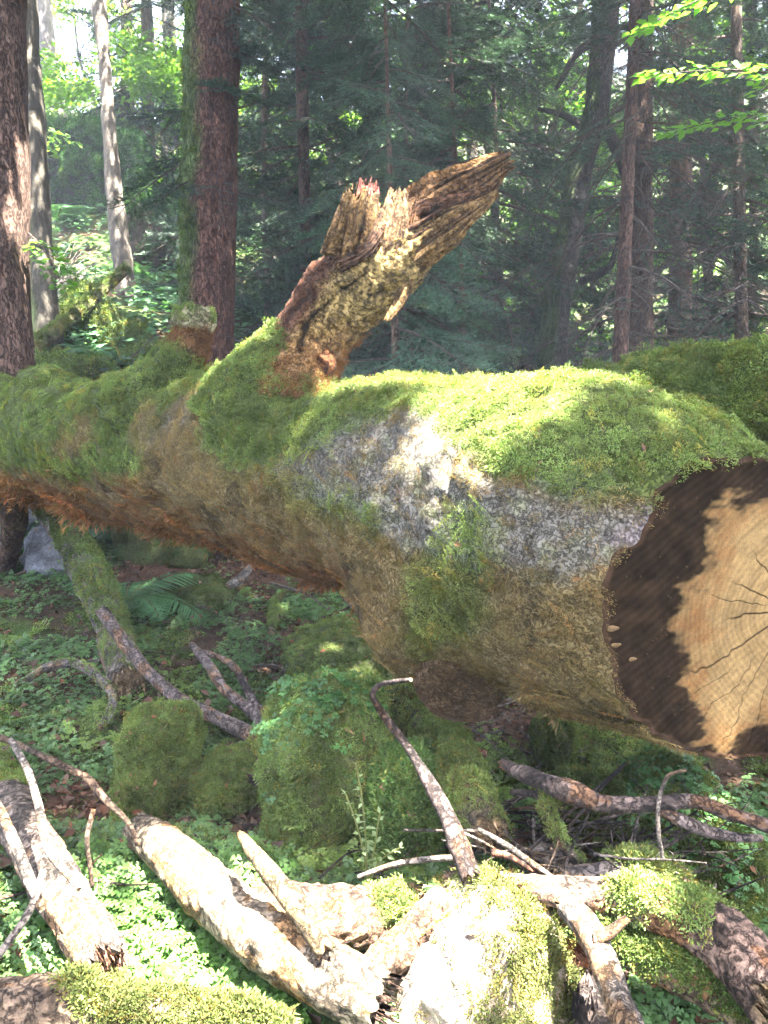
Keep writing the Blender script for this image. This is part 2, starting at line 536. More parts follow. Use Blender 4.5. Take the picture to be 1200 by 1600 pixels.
# ------------------------------------------------------------------ library of tiny pieces, unit sized
def build_library():
    r = np.random.default_rng(21)
    def tuft(n, spread, lean, W, lmin, lmax, droop):
        a = r.uniform(0, 2 * np.pi, n); q = spread * np.sqrt(r.random(n))
        p = np.stack([q * np.cos(a), q * np.sin(a), np.full(n, -.15)], 1)
        d = nrm(np.stack([lean * r.normal(size=n) + .5 * p[:, 0], lean * r.normal(size=n) + .5 * p[:, 1], np.ones(n)], 1))
        side = nrm(np.cross(d, r.normal(size=(n, 3))))
        L = r.uniform(lmin, lmax, n)
        t = r.uniform(.55, 1.35, n)[:, None] * np.ones(3)
        t = t * (1 + .12 * r.normal(size=(n, 3)))
        return blades(p, d, side, L, W * r.uniform(.7, 1.3, n), t, np.stack([0 * L, 0 * L, -L * droop * r.random(n)], 1), t * 1.25)
    for k in range(5):
        lib_piece('moss', *tuft(76, 2.15, .85, .28, .5, 1.15, .35), 'moss')
    for k in range(5):
        lib_piece('moss_wide', *tuft(220, 3.7, .85, .28, .5, 1.15, .35), 'moss')
        lib_piece('dry_moss_wide', *tuft(210, 4.3, .8, .14, .4, 1.2, .3), 'dry_moss')
    for k in range(4):
        lib_piece('shaggy_moss', *tuft(60, 1.5, .45, .16, .7, 1.5, .5), 'moss')
    for k in range(4):
        lib_piece('dry_moss', *tuft(70, 2.5, .8, .14, .4, 1.2, .3), 'dry_moss')
    for k in range(4):
        lib_piece('stalk', *tuft(8, 1.3, .25, .06, .6, 1.2, .0), 'moss')
    # wood sorrel: loose groups of three-parted leaves, radius about 3 leaf lengths
    for k in range(5):
        V_, T_, C_, n0 = [], [], [], 0
        for _ in range(7):
            a, q = r.uniform(0, 2 * np.pi), 3.2 * math.sqrt(r.random())
            c = np.array([[q * math.cos(a), q * math.sin(a), r.uniform(.8, 3.2)]])
            nn = nrm(np.array([[r.normal(0, .3), r.normal(0, .3), 1.0]]))
            a0 = r.uniform(0, 2 * np.pi); t = r.uniform(.7, 1.3); sz = r.uniform(.7, 1.25)
            for j in range(3):
                aa = a0 + j * 2 * np.pi / 3
                V, T, C = leaf_quads(c, nn, np.array([[math.cos(aa), math.sin(aa), -.2]]), sz, sz * 1.25, np.full((1, 3), t), fold=-.14)
                dd = V[4] - V[0]
                V[1] += dd * .32; V[3] += dd * .32; V[4] -= dd * .14
                V_.append(V); T_.append(T + n0); C_.append(C); n0 += len(V)
        lib_piece('sorrel', np.concatenate(V_), np.concatenate(T_), np.concatenate(C_), 'sorrel')
    # beech sprays: a flat fan of leaves, unit = leaf length
    for k in range(5):
        n = 15
        f = r.uniform(0, 1, n); sg = r.choice([-1, 1], n)
        p = np.stack([f * 4 - 2, sg * r.uniform(.1, 1.5, n) * (1.2 - .6 * f), r.normal(0, .18, n)], 1)
        nn = nrm(np.stack([r.normal(0, .35, n), r.normal(0, .35, n), np.ones(n)], 1))
        up = np.stack([np.ones(n) * .8, sg * .8, -.25 + 0 * f], 1)
        t = r.uniform(.7, 1.3, n)[:, None] * np.ones((1, 3))
        V, T, C = leaf_quads(p, nn, up, r.uniform(.8, 1.15, n), .62, t, fold=.15)
        lib_piece('spray', V, T, C, 'spray')

def leaf_quads(p, n, up, L, W, col, fold=.25):
    """leaf blades: 5 vertices, 4 triangles, folded along the midrib"""
    n_ = len(p)
    d = nrm(up - n * (up * n).sum(1, keepdims=True)); s = np.cross(n, d)
    L = np.broadcast_to(L, n_)[:, None]; W = np.broadcast_to(W, n_)[:, None]
    a = p; b = p + d * L
    V = np.stack([a, a + d * L * .42 + s * W * .5 + n * W * fold, a + d * L * .5, a + d * L * .42 - s * W * .5 + n * W * fold, b], 1).reshape(-1, 3)
    i = np.arange(n_)[:, None] * 5
    T = np.concatenate([i + [0, 1, 2], i + [0, 2, 3], i + [1, 4, 2], i + [3, 2, 4]])
    return V, T, np.repeat(col, 5, 0)
build_library()
# ------------------------------------------------------------------ terrain
LITTER = [(-.62, 6.1, 1.3, .8), (.45, 5.3, .9, .55), (-.4, 4.35, .3, .6), (-1.6, 5.6, .5, .3), (-1.05, 2.75, .3, .18), (.55, 3.6, .5, .4), (-.25, 2.55, .4, .15), (-1.2, 2.15, .3, .3), (.6, 2.3, .5, .25)]
def hgt(x, y):
    x = np.asarray(x, float); y = np.asarray(y, float)
    ang = x / np.maximum(y, 2.0)
    w = sstep(.18, -.34, ang)
    slope = .085 + .335 * w
    sp = np.log1p(np.exp(np.clip((y - 5.9) * 1.6, -40, 40))) / 1.6
    z = slope * sp
    z = z + .5 * np.log1p(np.exp(np.clip((y - 34) * .5, -40, 40))) / .5 * (1 - w * .6)
    q = np.stack([x, y, np.zeros_like(x)], -1)
    far = sstep(6, 13, y)
    z = z + fbm(q, .9, 4, 3) * (.10 + .22 * far) + fbm(q, .22, 2, 8) * .7 * far
    z = z + .30 * sstep(2.75, 1.75, y) * sstep(-1.6, -1.1, -np.abs(x))
    z = z + .035 * fbm(q, 5, 3, 21) * (1 - far)
    return z

def ground_hit(px, py, lift=0.0):
    """where the line of sight of a pixel meets the ground (plus lift)"""
    r = ray(px, py)
    t = np.linspace(1.2, 60, 6000)
    pts = CAM + t[:, None] * r
    dz = pts[:, 2] - hgt(pts[:, 0], pts[:, 1]) - lift
    k = np.argmax(dz < 0)
    if dz[k] >= 0: return pts[-1], t[-1]
    f = dz[k - 1] / (dz[k - 1] - dz[k])
    d = t[k - 1] + f * (t[k] - t[k - 1])
    return CAM + d * r, d

def build_ground():
    # a fan-shaped sheet, dense where it is near, that reaches past the last trees
    nr, na = 330, 320
    t = np.linspace(0, 1, nr)
    yy = -6 + 7.2 * np.minimum(t / .08, 1) + np.where(t > .08, 95 * ((t - .08) / .92) ** 3.0 + 6.0 * (t - .08) / .92, 0)
    s = np.linspace(-1, 1, na)
    X = (s[None, :] * (2.6 + .95 * np.maximum(yy, 0))[:, None])
    Y = np.repeat(yy[:, None], na, 1)
    Z = hgt(X, Y)
    V = np.stack([X, Y, Z], -1).reshape(-1, 3)
    Q = grid_quads(nr, na, wrap=False)
    k = fbm(V, 2.2, 4, 5)
    k2 = fbm(V, 9, 3, 6)
    lit = np.zeros(len(V))
    for (a, b, ra, rb) in LITTER:
        lit = np.maximum(lit, 1 - sstep(.6, 1.2, np.hypot((V[:, 0] - a) / ra, (V[:, 1] - b) / rb) + .35 * k2))
    mossy = np.clip(sstep(-.35, .1, k + .3 * k2), 0, 1) * (1 - lit)
    soil = np.array([.045, .028, .017])
    c = soil * (1 - mossy)[:, None] + np.array([.035, .06, .016]) * mossy[:, None]
    c = c * (1 - .5 * lit)[:, None] + np.array([.09, .045, .028]) * (.5 * lit)[:, None]
    o = mk('ground', V, Q, None, M['soil'], c)
    tag(o, 'dark mossy forest floor rising to a wooded slope', 'ground', kind='structure')
    return o
GROUND = build_ground()
DEBUG = False
# ------------------------------------------------------------------ the big fallen log
DS = 1.15                                          # depth factor of the log
ST = [(-300, 690, 8.3, .27), (-100, 690, 5.5, .30), (20, 690, 4.6, .315), (150, 696, 3.9, .32), (300, 712, 3.32, .35),
      (450, 742, 2.9, .345), (550, 762, 2.66, .345), (650, 786, 2.47, .36), (750, 815, 2.3, .395), (850, 840, 2.15, .42),
      (950, 862, 2.02, .427), (1050, 898, 1.9, .39), (1200, 962, 1.75, .335), (1400, 1040, 1.57, .30), (1600, 1110, 1.43, .29)]
def build_log():
    path = np.array([list(P(x, y, d * DS)) + [r * DS] for x, y, d, r in ST])
    C = catmull(path, 700)
    R = C[:, 3]; C = C[:, :3]
    A = nrm(C[560] - C[200])                       # towards the cut end
    e2 = nrm(np.array([0, 0, 1.0]) - A * A[2])
    e1 = nrm(np.cross(A, e2))
    if e1[1] > 0: e1 = -e1                         # front side
    nt, nu = 280, 560
    th = np.linspace(0, 2 * np.pi, nt, endpoint=False)
    D = np.cos(th)[:, None] * e1 + np.sin(th)[:, None] * e2
    # the saw cut is oblique: each lengthwise line of bark ends on the cutting plane
    pc = P(1236, 955, 1.78 * DS)
    view = nrm(CAM - pc)
    n = nrm(A * .78 + view * .48 + np.array([0, 0, -.12]))
    S = np.concatenate([[0], np.cumsum(np.linalg.norm(np.diff(C, axis=0), axis=1))])
    send = np.zeros(nt)
    for j in range(nt):
        q = (C + D[j] * R[:, None] - pc) @ n
        k = np.argmax(q > 0)
        f = q[k - 1] / (q[k - 1] - q[k])
        send[j] = S[k - 1] + f * (S[k] - S[k - 1])
    smin = 0.9
    w = np.linspace(0, 1, nu) ** .82
    s = smin + w[:, None] * (send[None] - smin)
    Cx = np.stack([np.interp(s, S, C[:, c]) for c in range(3)], -1)
    Rx = np.interp(s, S, R)
    V = Cx + D[None] * Rx[..., None]
    Dn = np.broadcast_to(D[None], V.shape)
    edge = 1 - sstep(0, .05, (send[None] - s))      # keep the rim on the cutting plane
    def bump_at(px, py, depth, h, r, rv=None, up=None):
        c = P(px, py, depth * DS)
        q = V - c
        if rv is None:
            d2 = (q ** 2).sum(-1) / r ** 2
        else:
            al = q @ A
            d2 = (al / r) ** 2 + ((q ** 2).sum(-1) - al ** 2) / rv ** 2
        return h * np.exp(-d2)
    def s_at(px):                                   # arc length where the axis passes a pixel column
        X, _, _ = proj(C)
        return np.interp(px, X, S)
    def bump(px, thdeg, h, ra, rt):
        dth = np.angle(np.exp(1j * (th - math.radians(thdeg))))
        return h * np.exp(-((s - s_at(px)) / ra) ** 2 - (dth[None] / math.radians(rt)) ** 2)
    B = 0
    B = B + bump(430, 68, .07, .16, 26)           # collar of the broken limb
    B = B + bump(470, 62, .06, .12, 24)
    B = B + bump(285, 70, .05, .13, 26)            # collar of the small snag
    B = B + bump(95, 80, .10, .13, 30) + bump(0, 85, .10, .16, 34)
    B = B - bump(48, 85, .10, .13, 40) - bump(170, 85, .05, .16, 40)
    B = B + bump(150, 20, .03, .10, 30) - bump(205, 0, .03, .07, 50)
    B = B + bump(722, -50, .13, .19, 24)           # swelling of the lower knot
    B = B - bump(600, -60, .05, .25, 40) + bump(640, 70, .02, .3, 30)
    B = B - bump(520, 80, .05, .16, 30)
    B = B - bump(380, -70, .03, .35, 40)
    flatp = V.reshape(-1, 3)
    sa = flatp @ A
    B = B + .045 * fbm(flatp, 1.9, 3, 41).reshape(nu, nt) + .016 * fbm(flatp, 7, 3, 42).reshape(nu, nt)
    # folds of bark running over the log
    PX, PY, PD = proj(flatp)
    PX = PX.reshape(nu, nt); PY = PY.reshape(nu, nt)
    front = ((flatp - CAM) * Dn.reshape(-1, 3)).sum(1).reshape(nu, nt) < 0
    def fold(line, h, wpx):
        l = catmull(np.array([[a, b, 0] for a, b in line]), 40)
        dd = np.full(PX.shape, 1e9)
        for a, b, _ in l:
            dd = np.minimum(dd, (PX - a) ** 2 + (PY - b) ** 2)
        dd = np.sqrt(dd) + 5 * fbm(flatp, 14, 2, 77).reshape(nu, nt)
        return np.where(front, h * (np.exp(-(dd / wpx) ** 2) - .6 * np.exp(-((dd - 2.0 * wpx) / wpx) ** 2)), 0)
    B = B + fold([(715, 745), (745, 765), (765, 800), (772, 850), (765, 900)], .013, 12)
    B = B + fold([(555, 705), (565, 760), (580, 800), (600, 840)], .010, 13)
    B = B + fold([(235, 560), (225, 640), (215, 720), (225, 770)], .018, 14)
    B = B + fold([(130, 610), (118, 660), (110, 730)], .02, 14)
    B = B + fold([(315, 600), (270, 650), (240, 680)], -.010, 14)
    fine = fbm(flatp, 34, 3, 43).reshape(nu, nt)
    # shallow plates of old bark
    pl = np.abs(vnoise(flatp * np.array([16, 16, 16]), 51)).reshape(nu, nt)
    B = B + .010 * fbm(flatp, 20, 2, 44).reshape(nu, nt) + .006 * fine - .008 * (1 - sstep(0, .18, pl))
    # bark torn off beside the cut
    tear = np.where(front, 1 - sstep(.75, 1.05, np.hypot((PX - 1005) / 62, (PY - 815 + .38 * (PX - 1005)) / 30) + .22 * fine), 0)
    B = B - .03 * tear
    V = V + Dn * (B * (1 - edge * .0))[..., None]
    # put the rim back on the plane
    last = V[-1]
    q = ((last - pc) @ n) / (A @ n)
    wfix = sstep(.9, 1, w)[:, None, None]
    V = V - wfix * (q[:, None] * A)[None]
    V = V.reshape(-1, 3)
    rim = V[-nt:].copy()
    Q = grid_quads(nu, nt)
    N = vnormals(V, Q)
    if (N.reshape(nu, nt, 3)[300] * D).sum() < 0:
        Q = Q[:, ::-1]; N = -N
    PX, PY, PD = proj(V)
    # ---- which zone each patch of bark is in: fresh moss, bare grey bark, dry ochre fuzz, rusty fringe
    wx = PX + 26 * fbm(V, 5, 3, 61) + 14 * fbm(V, 22, 2, 62)
    wy = PY + 26 * fbm(V + 9, 5, 3, 63) + 14 * fbm(V + 9, 22, 2, 64)
    def inside(poly, soft=14):
        poly = np.array(poly, float)
        x1, y1 = poly[:, 0], poly[:, 1]
        x2, y2 = np.roll(x1, -1), np.roll(y1, -1)
        ins = np.zeros(len(wx), bool); dm = np.full(len(wx), 1e9)
        for a, b, c, d in zip(x1, y1, x2, y2):
            cr = ((b > wy) != (d > wy)) & (wx < (c - a) * (wy - b) / (d - b + 1e-9) + a)
            ins ^= cr
            t = np.clip(((wx - a) * (c - a) + (wy - b) * (d - b)) / ((c - a) ** 2 + (d - b) ** 2 + 1e-9), 0, 1)
            dm = np.minimum(dm, np.hypot(wx - a - t * (c - a), wy - b - t * (d - b)))
        return sstep(-soft, soft, np.where(ins, dm, -dm))
    green = np.maximum.reduce([
        inside([(-900, 300), (420, 300), (440, 590), (320, 640), (245, 665), (215, 740), (150, 745), (60, 745), (-900, 760)]),
        inside([(300, 640), (420, 560), (520, 610), (660, 610), (640, 640), (560, 665), (470, 700), (420, 740), (380, 745), (330, 715)]),
        inside([(500, 560), (700, 560), (1700, 400), (1700, 735), (1200, 735), (1100, 765), (1010, 800), (930, 790), (860, 770), (800, 745), (735, 700), (640, 640), (520, 625)]),
        .85 * inside([(330, 715), (430, 745), (600, 800), (590, 850), (480, 800), (380, 760)], 22) * .6,
        .8 * inside([(660, 860), (700, 800), (755, 790), (760, 900), (745, 1000), (680, 1030), (630, 1010), (640, 930)], 24)])
    strip = inside([(225, 560), (250, 600), (315, 610), (250, 680), (205, 720), (190, 640)], 12)   # brown band between the moss cushions
    green = green * (1 - .8 * inside([(215, 690), (320, 600), (300, 640), (330, 720), (260, 800), (215, 760)], 14))
    green = green * (1 - .75 * inside([(195, 630), (235, 625), (232, 700), (200, 705)], 10))
    green = green * (1 - .85 * inside([(120, 640), (145, 630), (150, 700), (105, 720), (95, 690)], 8))
    scuff = inside([(310, 610), (330, 640), (230, 690), (220, 680)], 8)
    green = green * (1 - .8 * scuff)
    bare = np.maximum.reduce([
        inside([(420, 735), (480, 690), (560, 655), (650, 640), (760, 720), (820, 770), (930, 800), (985, 820), (970, 880), (925, 890), (870, 900), (780, 890), (700, 870), (620, 850), (540, 800)], 20),
        .55 * inside([(790, 745), (900, 730), (960, 770), (860, 790)], 16), .7 * scuff])
    under = -N[:, 2]
    lowb = inside([(-900, 745), (60, 745), (215, 740), (260, 800), (400, 810), (520, 870), (620, 960), (560, 1010), (300, 1000), (-900, 950)], 30)
    back = sstep(.1, .5, N @ (-e1)) * sstep(.6, -.2, N[:, 2])
    rust = np.clip(lowb * (.18 + .8 * sstep(.25, .8, under + .3 * fbm(V, 6, 2, 65))), 0, 1)
    ochre = np.clip(1 - green - .8 * bare, 0, 1)
    kn = fbm(V, 18, 3, 71); kn2 = fbm(V, 55, 2, 72)
    grey = np.array([.135, .128, .115]) * (1 + .3 * kn2)[:, None] * (1 + .25 * kn)[:, None]
    lich = sstep(.1, .35, kn + .5 * kn2)
    grey = grey * (1 - .5 * lich)[:, None] + np.array([.13, .145, .06]) * (.5 * lich)[:, None]
    grey = np.where((kn2 < -.3)[:, None], grey * .6, grey)
    bc = np.array([.10, .062, .03])
    base = grey * bare[:, None] + np.array([.07, .09, .022]) * green[:, None] + ochre[:, None] * ((1 - rust)[:, None] * np.array([.15, .11, .048]) + rust[:, None] * np.array([.15, .066, .024]))
    base = base / np.maximum(bare + green + ochre, .5)[:, None]
    scar = sstep(.30, .42, fbm(V * 1.0, 9, 3, 66) + .25 * kn2) * ochre
    base = base * (1 - .55 * scar)[:, None]
    tr = np.zeros(len(V)); tr[:] = tear.ravel()
    base = base * (1 - tr)[:, None] + np.array([.20, .165, .16]) * tr[:, None]
    root = empty('fallen_log')
    body = mk('trunk', V, Q, None, M['log_bark'], base, root)
    # ---- moss cover
    arr = (V, Q, None, N)
    den = np.clip(green * 1.0 + ochre * .5 + bare * .10 * (kn > .0) + bare * .05, 0, 1) * (1 - tr) * (1 - .6 * scar)
    vis = sstep(.55, .0, (N * nrm(V - CAM)).sum(1))                # thin out what faces away
    den = den * (.12 + .88 * vis) * (.35 + .65 * sstep(4.6, 3.0, PD)) * (PX < 1420)
    mixg = green / np.maximum(green + ochre, .05)
    yel = sstep(-.1, .5, fbm(V, 6, 2, 81))
    gcol = MOSS_G * (1 - .5 * yel)[:, None] + np.array([.165, .185, .035]) * (.5 * yel)[:, None]
    dcol = MOSS_O * (1 - rust)[:, None] + MOSS_R * rust[:, None]
    dcol = dcol * (1 - .45 * inside([(600, 1010), (820, 1010), (820, 1130), (620, 1130)], 20))[:, None]
    mcol = gcol * mixg[:, None] + dcol * (1 - mixg)[:, None]
    o = moss(arr, den * green, 300000, 'moss', root, M['moss'], (.006, .0118), .0042, mcol, .9, .35, np.random.default_rng(1), wide=True)
    tag(o, 'fresh green moss cushions over the top of the log')
    o = moss(arr, den * (1 - green), 150000, 'dry_moss', root, M['dry_moss'], (.006, .0115), .0032, mcol, .75, .8, np.random.default_rng(2), clump=45, wide=True)
    tag(o, 'dry ochre and rusty moss fuzz on the flanks')
    frk = fbm(V, 6, 3, 91)
    fr = lowb * sstep(.35, .8, under) * sstep(.0, .3, frk)
    fr = fr * (PX > -60) * (PX < 640) + .8 * sstep(.2, .6, under) * np.exp(-((PX - 828) / 22) ** 2) * (PY > 1040)
    o = moss(arr, fr, 20000, 'moss_fringe', root, M['dry_moss'], (.014, .034), .006, dcol, 1.4, 1.3, np.random.default_rng(3), lenmul=.6 + 1.2 * sstep(.1, .5, frk), clump=22)
    tag(o, 'ragged rusty moss hanging from the underside')
    # tall spore stalks that stand up along the crest
    sp = green * sstep(.80, .95, N[:, 2]) * (PX > 520) * (PX < 1000)
    o = moss(arr, sp, 3500, 'spore_stalks', root, M['moss'], (.022, .042), .0016, np.tile(np.array([.19, .17, .05]), (len(V), 1)), .25, 0, np.random.default_rng(4), lib='stalk')
    # ---- the sawn face
    nr = 190
    cc = pc - n * ((pc - rim.mean(0)) @ n)
    fx = nrm(np.cross(n, [0, 0, 1.0])); fx = fx if fx[0] > 0 else -fx
    fy = nrm(np.cross(fx, n)); fy = fy if fy[2] > 0 else -fy
    # finer spokes where the face shows
    ra = np.unwrap(np.arctan2((rim - cc) @ fy, (rim - cc) @ fx))
    if ra[-1] < ra[0]: ra = ra[::-1]; rim = rim[::-1]
    ra2 = np.concatenate([ra, [ra[0] + 2 * np.pi]]); rim2 = np.concatenate([rim, rim[:1]])
    a_ = np.concatenate([np.linspace(math.radians(70), math.radians(300), 520, endpoint=False), np.linspace(math.radians(300), math.radians(430), 80, endpoint=False)])
    am = (a_ - ra[0]) % (2 * np.pi) + ra[0]
    rim = np.stack([np.interp(am, ra2, rim2[:, c_]) for c_ in range(3)], 1)
    nt = len(rim)
    rr = np.concatenate([[1.0, .992], np.linspace(.985, 0, nr - 2)])
    W = cc + (rim[None] - cc) * rr[:, None, None]
    Wf = W.reshape(-1, 3)
    lx = (Wf - cc) @ fx; ly = (Wf - cc) @ fy
    rad = np.hypot(lx, ly); an = np.arctan2(ly, lx)
    rrr = np.repeat(rr, nt)
    X2, Y2, _ = proj(Wf)
    p2 = np.stack([lx, ly, 0 * lx], 1)
    k1 = fbm(p2, 7, 4, 101); k3 = fbm(p2, 30, 3, 102)
    warp = rad * (1 + .10 * fbm(p2, 3, 2, 109)) + .014 * fbm(p2, 9, 3, 103)
    ring = .5 + .5 * np.sin(warp * 2 * np.pi / .0145 + 4 * k1)
    ring2 = .5 + .5 * np.sin(warp * 2 * np.pi / .043)
    tan = np.array([.20, .128, .054])
    c = tan * (.80 + .20 * ring + .16 * ring2 + .34 * k1)[:, None]
    # darker, rotten sapwood along the left and lower rim
    dl = rrr + .13 * k1 + .05 * k3
    lim = np.where(an > 0, .60, .62)
    ang_l = np.abs(np.angle(np.exp(1j * (an - math.radians(178)))))
    lim = .66 - .11 * np.exp(-(ang_l / .55) ** 2) + .30 * np.exp(-(np.angle(np.exp(1j * (an - math.radians(-128)))) / .30) ** 2)
    lim = lim + .20 * np.exp(-(np.angle(np.exp(1j * (an - math.radians(-75)))) / .5) ** 2) + .12 * np.exp(-(np.angle(np.exp(1j * (an - math.radians(115)))) / .4) ** 2)
    dark = sstep(-.05, .06, dl - lim + .10 * fbm(p2 * np.array([.5, 2.2, 1]), 22, 3, 107))
    mid = np.clip(sstep(-.20, .02, dl - lim + .12 * k3) - dark, 0, 1)
    dcolr = np.array([.011, .0066, .0036]) * (1 + .7 * k3)[:, None]
    c = c * (1 - .65 * mid)[:, None] + np.array([.10, .038, .011]) * (.65 * mid)[:, None]
    c = c * (1 - dark)[:, None] + dcolr * dark[:, None]
    saw = .5 + .5 * np.sin((lx * .55 + ly * -.84 + .012 * k1 + .01 * fbm(p2, 3, 2, 108)) * 2 * np.pi / .019)
    c = c * (.78 + .50 * saw * (.2 + .8 * dark) + .2 * k3)[:, None]
    dep = .0004 * saw + .0002 * ring + .003 * k1
    # light flecks in the dark wood
    fl = (vnoise(p2 * 260, 105) > .95) & (dark > .5)
    c = np.where(fl[:, None], np.array([.06, .042, .026]), c)
    # drying cracks that run out from the heart
    for a0, r0, r1, wd in [(203, .0, .34, .0032), (152, .02, .20, .0022), (178, .0, .20, .0030), (128, .02, .2, .002), (238, .10, .38, .0016), (225, .16, .4, .0014), (250, .12, .36, .0014), (262, .2, .4, .0014), (165, .1, .26, .0014), (275, .18, .42, .0015), (213, .24, .4, .0012), (290, .1, .4, .0014), (310, .1, .4, .0016), (110, .05, .25, .0018)]:
        ap = math.radians(a0) + .05 * vnoise(np.stack([rad * 9, 0 * rad + a0, 0 * rad], 1), 7) + .02 * vnoise(np.stack([rad * 60, 0 * rad + a0, 0 * rad], 1), 8)
        dd = np.abs(np.angle(np.exp(1j * (an - ap)))) * rad
        m = np.exp(-(dd / (wd * .75)) ** 2) * sstep(r0 - .02, r0 + .01, rad) * sstep(r1 + .03, r1 - .03, rad)
        c = c * (1 - .93 * m)[:, None]
        dep = dep + .002 * m
    rimb = sstep(.962, .982, rrr + .016 * k1 + .008 * k3)
    c = c * (1 - rimb)[:, None] + np.array([.03, .017, .010]) * (1 + .7 * k3)[:, None] * rimb[:, None]
    Wf = Wf - n * (dep * (rrr < .99))[:, None] - n * (.006 * rimb * (rrr < .99) * k3)[:, None]
    Qc = grid_quads(nr, nt)
    Nc = np.cross(Wf[Qc[9000, 1]] - Wf[Qc[9000, 0]], Wf[Qc[9000, 3]] - Wf[Qc[9000, 0]])
    if Nc @ n < 0: Qc = Qc[:, ::-1]
    o = mk('cut_face', Wf, Qc, None, M['wood'], c, root)
    tag(o, 'pale sawn face with growth rings, cracks and a dark rotten rim')
    # small bracket fungi on the dark wood
    for a, b, wpx in ((957, 982, 11), (962, 1008, 9), (988, 1030, 7.5)):
        r = ray(a, b); t = ((cc - CAM) @ n) / (r @ n); q = CAM + t * r
        w_ = wpx * t / F
        tt = np.linspace(0, 2 * np.pi, 14, endpoint=False)
        rg = []
        for sc_, hh in ((1.0, -.004), (1.0, .002), (.75, .004), (.35, .005)):
            rr_ = w_ * sc_ * (1 + .12 * np.sin(3 * tt + a))
            rg.append(q + np.outer(np.cos(tt) * rr_, fx) + np.outer(np.sin(tt) * rr_ * .42, fy) + n * hh)
        VV = np.concatenate(rg + [(q + n * .005)[None]])
        QQ = grid_quads(4, 14); TT = np.stack([42 + np.arange(14), 42 + (np.arange(14) + 1) % 14, np.full(14, 56)], 1)
        cl = np.concatenate([np.tile(v, (14, 1)) for v in ([.10, .065, .032], [.12, .08, .04], [.09, .055, .022], [.08, .046, .02])] + [np.array([[.08, .046, .02]])])
        mk('bracket_fungus', VV, QQ, TT, M['rock'], cl, root)
    if DEBUG:
        X, Y, _ = proj(rim); print('rim px', X.min(), X.max(), Y.min(), Y.max(), 'left at', Y[X.argmin()], 'y at 1200', Y[np.abs(X-1200)<12])
        vf = V[(np.arange(len(V)) // nt) > 0]
        a, b, _ = proj(vf)
        for x0 in range(0, 1200, 100):
            m = np.abs(a - x0 - 5) < 10
            if m.any(): print('col', x0, int(b[m].min()), int(b[m].max()))
    return root, V, Q, N, A, e1, e2
LOG, LV, LQ, LN, LA, LE1, LE2 = build_log()
def log_depth(px, py):
    """depth of the log's surface where a line of sight meets it"""
    X, Y, D_ = proj(LV)
    ff = ((LV - CAM) * LN).sum(1) < 0
    dd = (X - px) ** 2 + (Y - py) ** 2 + np.where(ff, 0, 1e9)
    return D_[dd.argmin()]
BARKC = {'grey': (.13, .11, .095), 'pale': (.22, .18, .15), 'brown': (.10, .064, .042), 'red': (.19, .075, .04), 'dark': (.042, .032, .027), 'violet': (.125, .095, .083)}
def bark_col(t, c, seed=0, ring=.25):
    k = fbm(t.V, 26, 3, seed); k2 = fbm(t.V, 90, 2, seed + 1)
    ln = np.linalg.norm(np.diff(t.C, axis=0), axis=1).sum()
    rings = vnoise(np.stack([t.u * ln * 30, np.cos(t.th) * .8, np.sin(t.th) * .8], 1), seed)
    streak = vnoise(np.stack([t.u * ln * 5, np.cos(t.th) * 5, np.sin(t.th) * 5], 1) + seed, seed + 2)
    col = np.asarray(c) * (1 + .45 * k + .35 * k2 + ring * rings + .35 * streak)[:, None]
    # flakes where the bark has gone: warm bare wood and dark scars
    fl = fbm(t.V, 11, 3, seed + 6)
    w = sstep(.18, .30, fl + .25 * streak)[:, None]
    col = col * (1 - w) + np.asarray(c) * np.array([1.15, .85, .55]) * w * (1 + .3 * k)[:, None]
    d = sstep(-.22, -.34, fl + .2 * k2)[:, None]
    return np.clip(col * (1 - .65 * d), .006, 1)

def fray(t, end, n, name, parent, col, rng, L=1.2):
    """torn fibres that stand out of a broken end"""
    g = Geo()
    c, R, T = t.C[end], t.R[end], t.dir[end] * (1 if end == -1 else -1)
    a1 = nrm(np.cross(T, [.3, .2, 1.0])); a2 = np.cross(T, a1)
    for i in range(n):
        a, q = rng.uniform(0, 2 * np.pi), R * math.sqrt(rng.uniform(.1, .95))
        p = c + a1 * q * math.cos(a) + a2 * q * math.sin(a) - T * R * .3
        l = R * L * rng.uniform(.4, 1.1); w = R * rng.uniform(.04, .12)
        d = nrm(T + rng.normal(0, .12, 3)); s1 = nrm(np.cross(d, rng.normal(size=3))); s2 = np.cross(d, s1)
        V = np.array([p + s1 * w, p - s1 * w * .6 + s2 * w * .5, p - s1 * w * .6 - s2 * w * .5, p + d * l * .6 + s1 * w * .6, p + d * l * .6 - s1 * w * .5, p + d * l])
        g.add(V, None, [[0, 1, 3], [1, 4, 3], [1, 2, 4], [2, 0, 3], [2, 3, 4], [3, 4, 5]], np.asarray(col) * rng.uniform(.5, 1.4))
    o = g.build(name, M['rotten_wood'], parent, False); tag(o, kind='stuff')
    return o

# ------------------------------------------------------------------ limbs of the fallen log
def ppath(rows):
    """rows of (px, py, depth, radius in px) -> x, y, z, radius in metres"""
    return np.array([list(P(a, b, d)) + [r * d / F] for a, b, d, r in rows])

def near_line(V, pts):
    """distance of each vertex from a 3D line of points"""
    l = catmull(np.asarray(pts, float), 60)
    d = np.full(len(V), 1e9)
    for q in l: d = np.minimum(d, ((V - q) ** 2).sum(1))
    return np.sqrt(d)

def part_tube(t, name, col, mat, parent):
    return mk(name, t.V, t.Q, t.T, M[mat], col, parent)

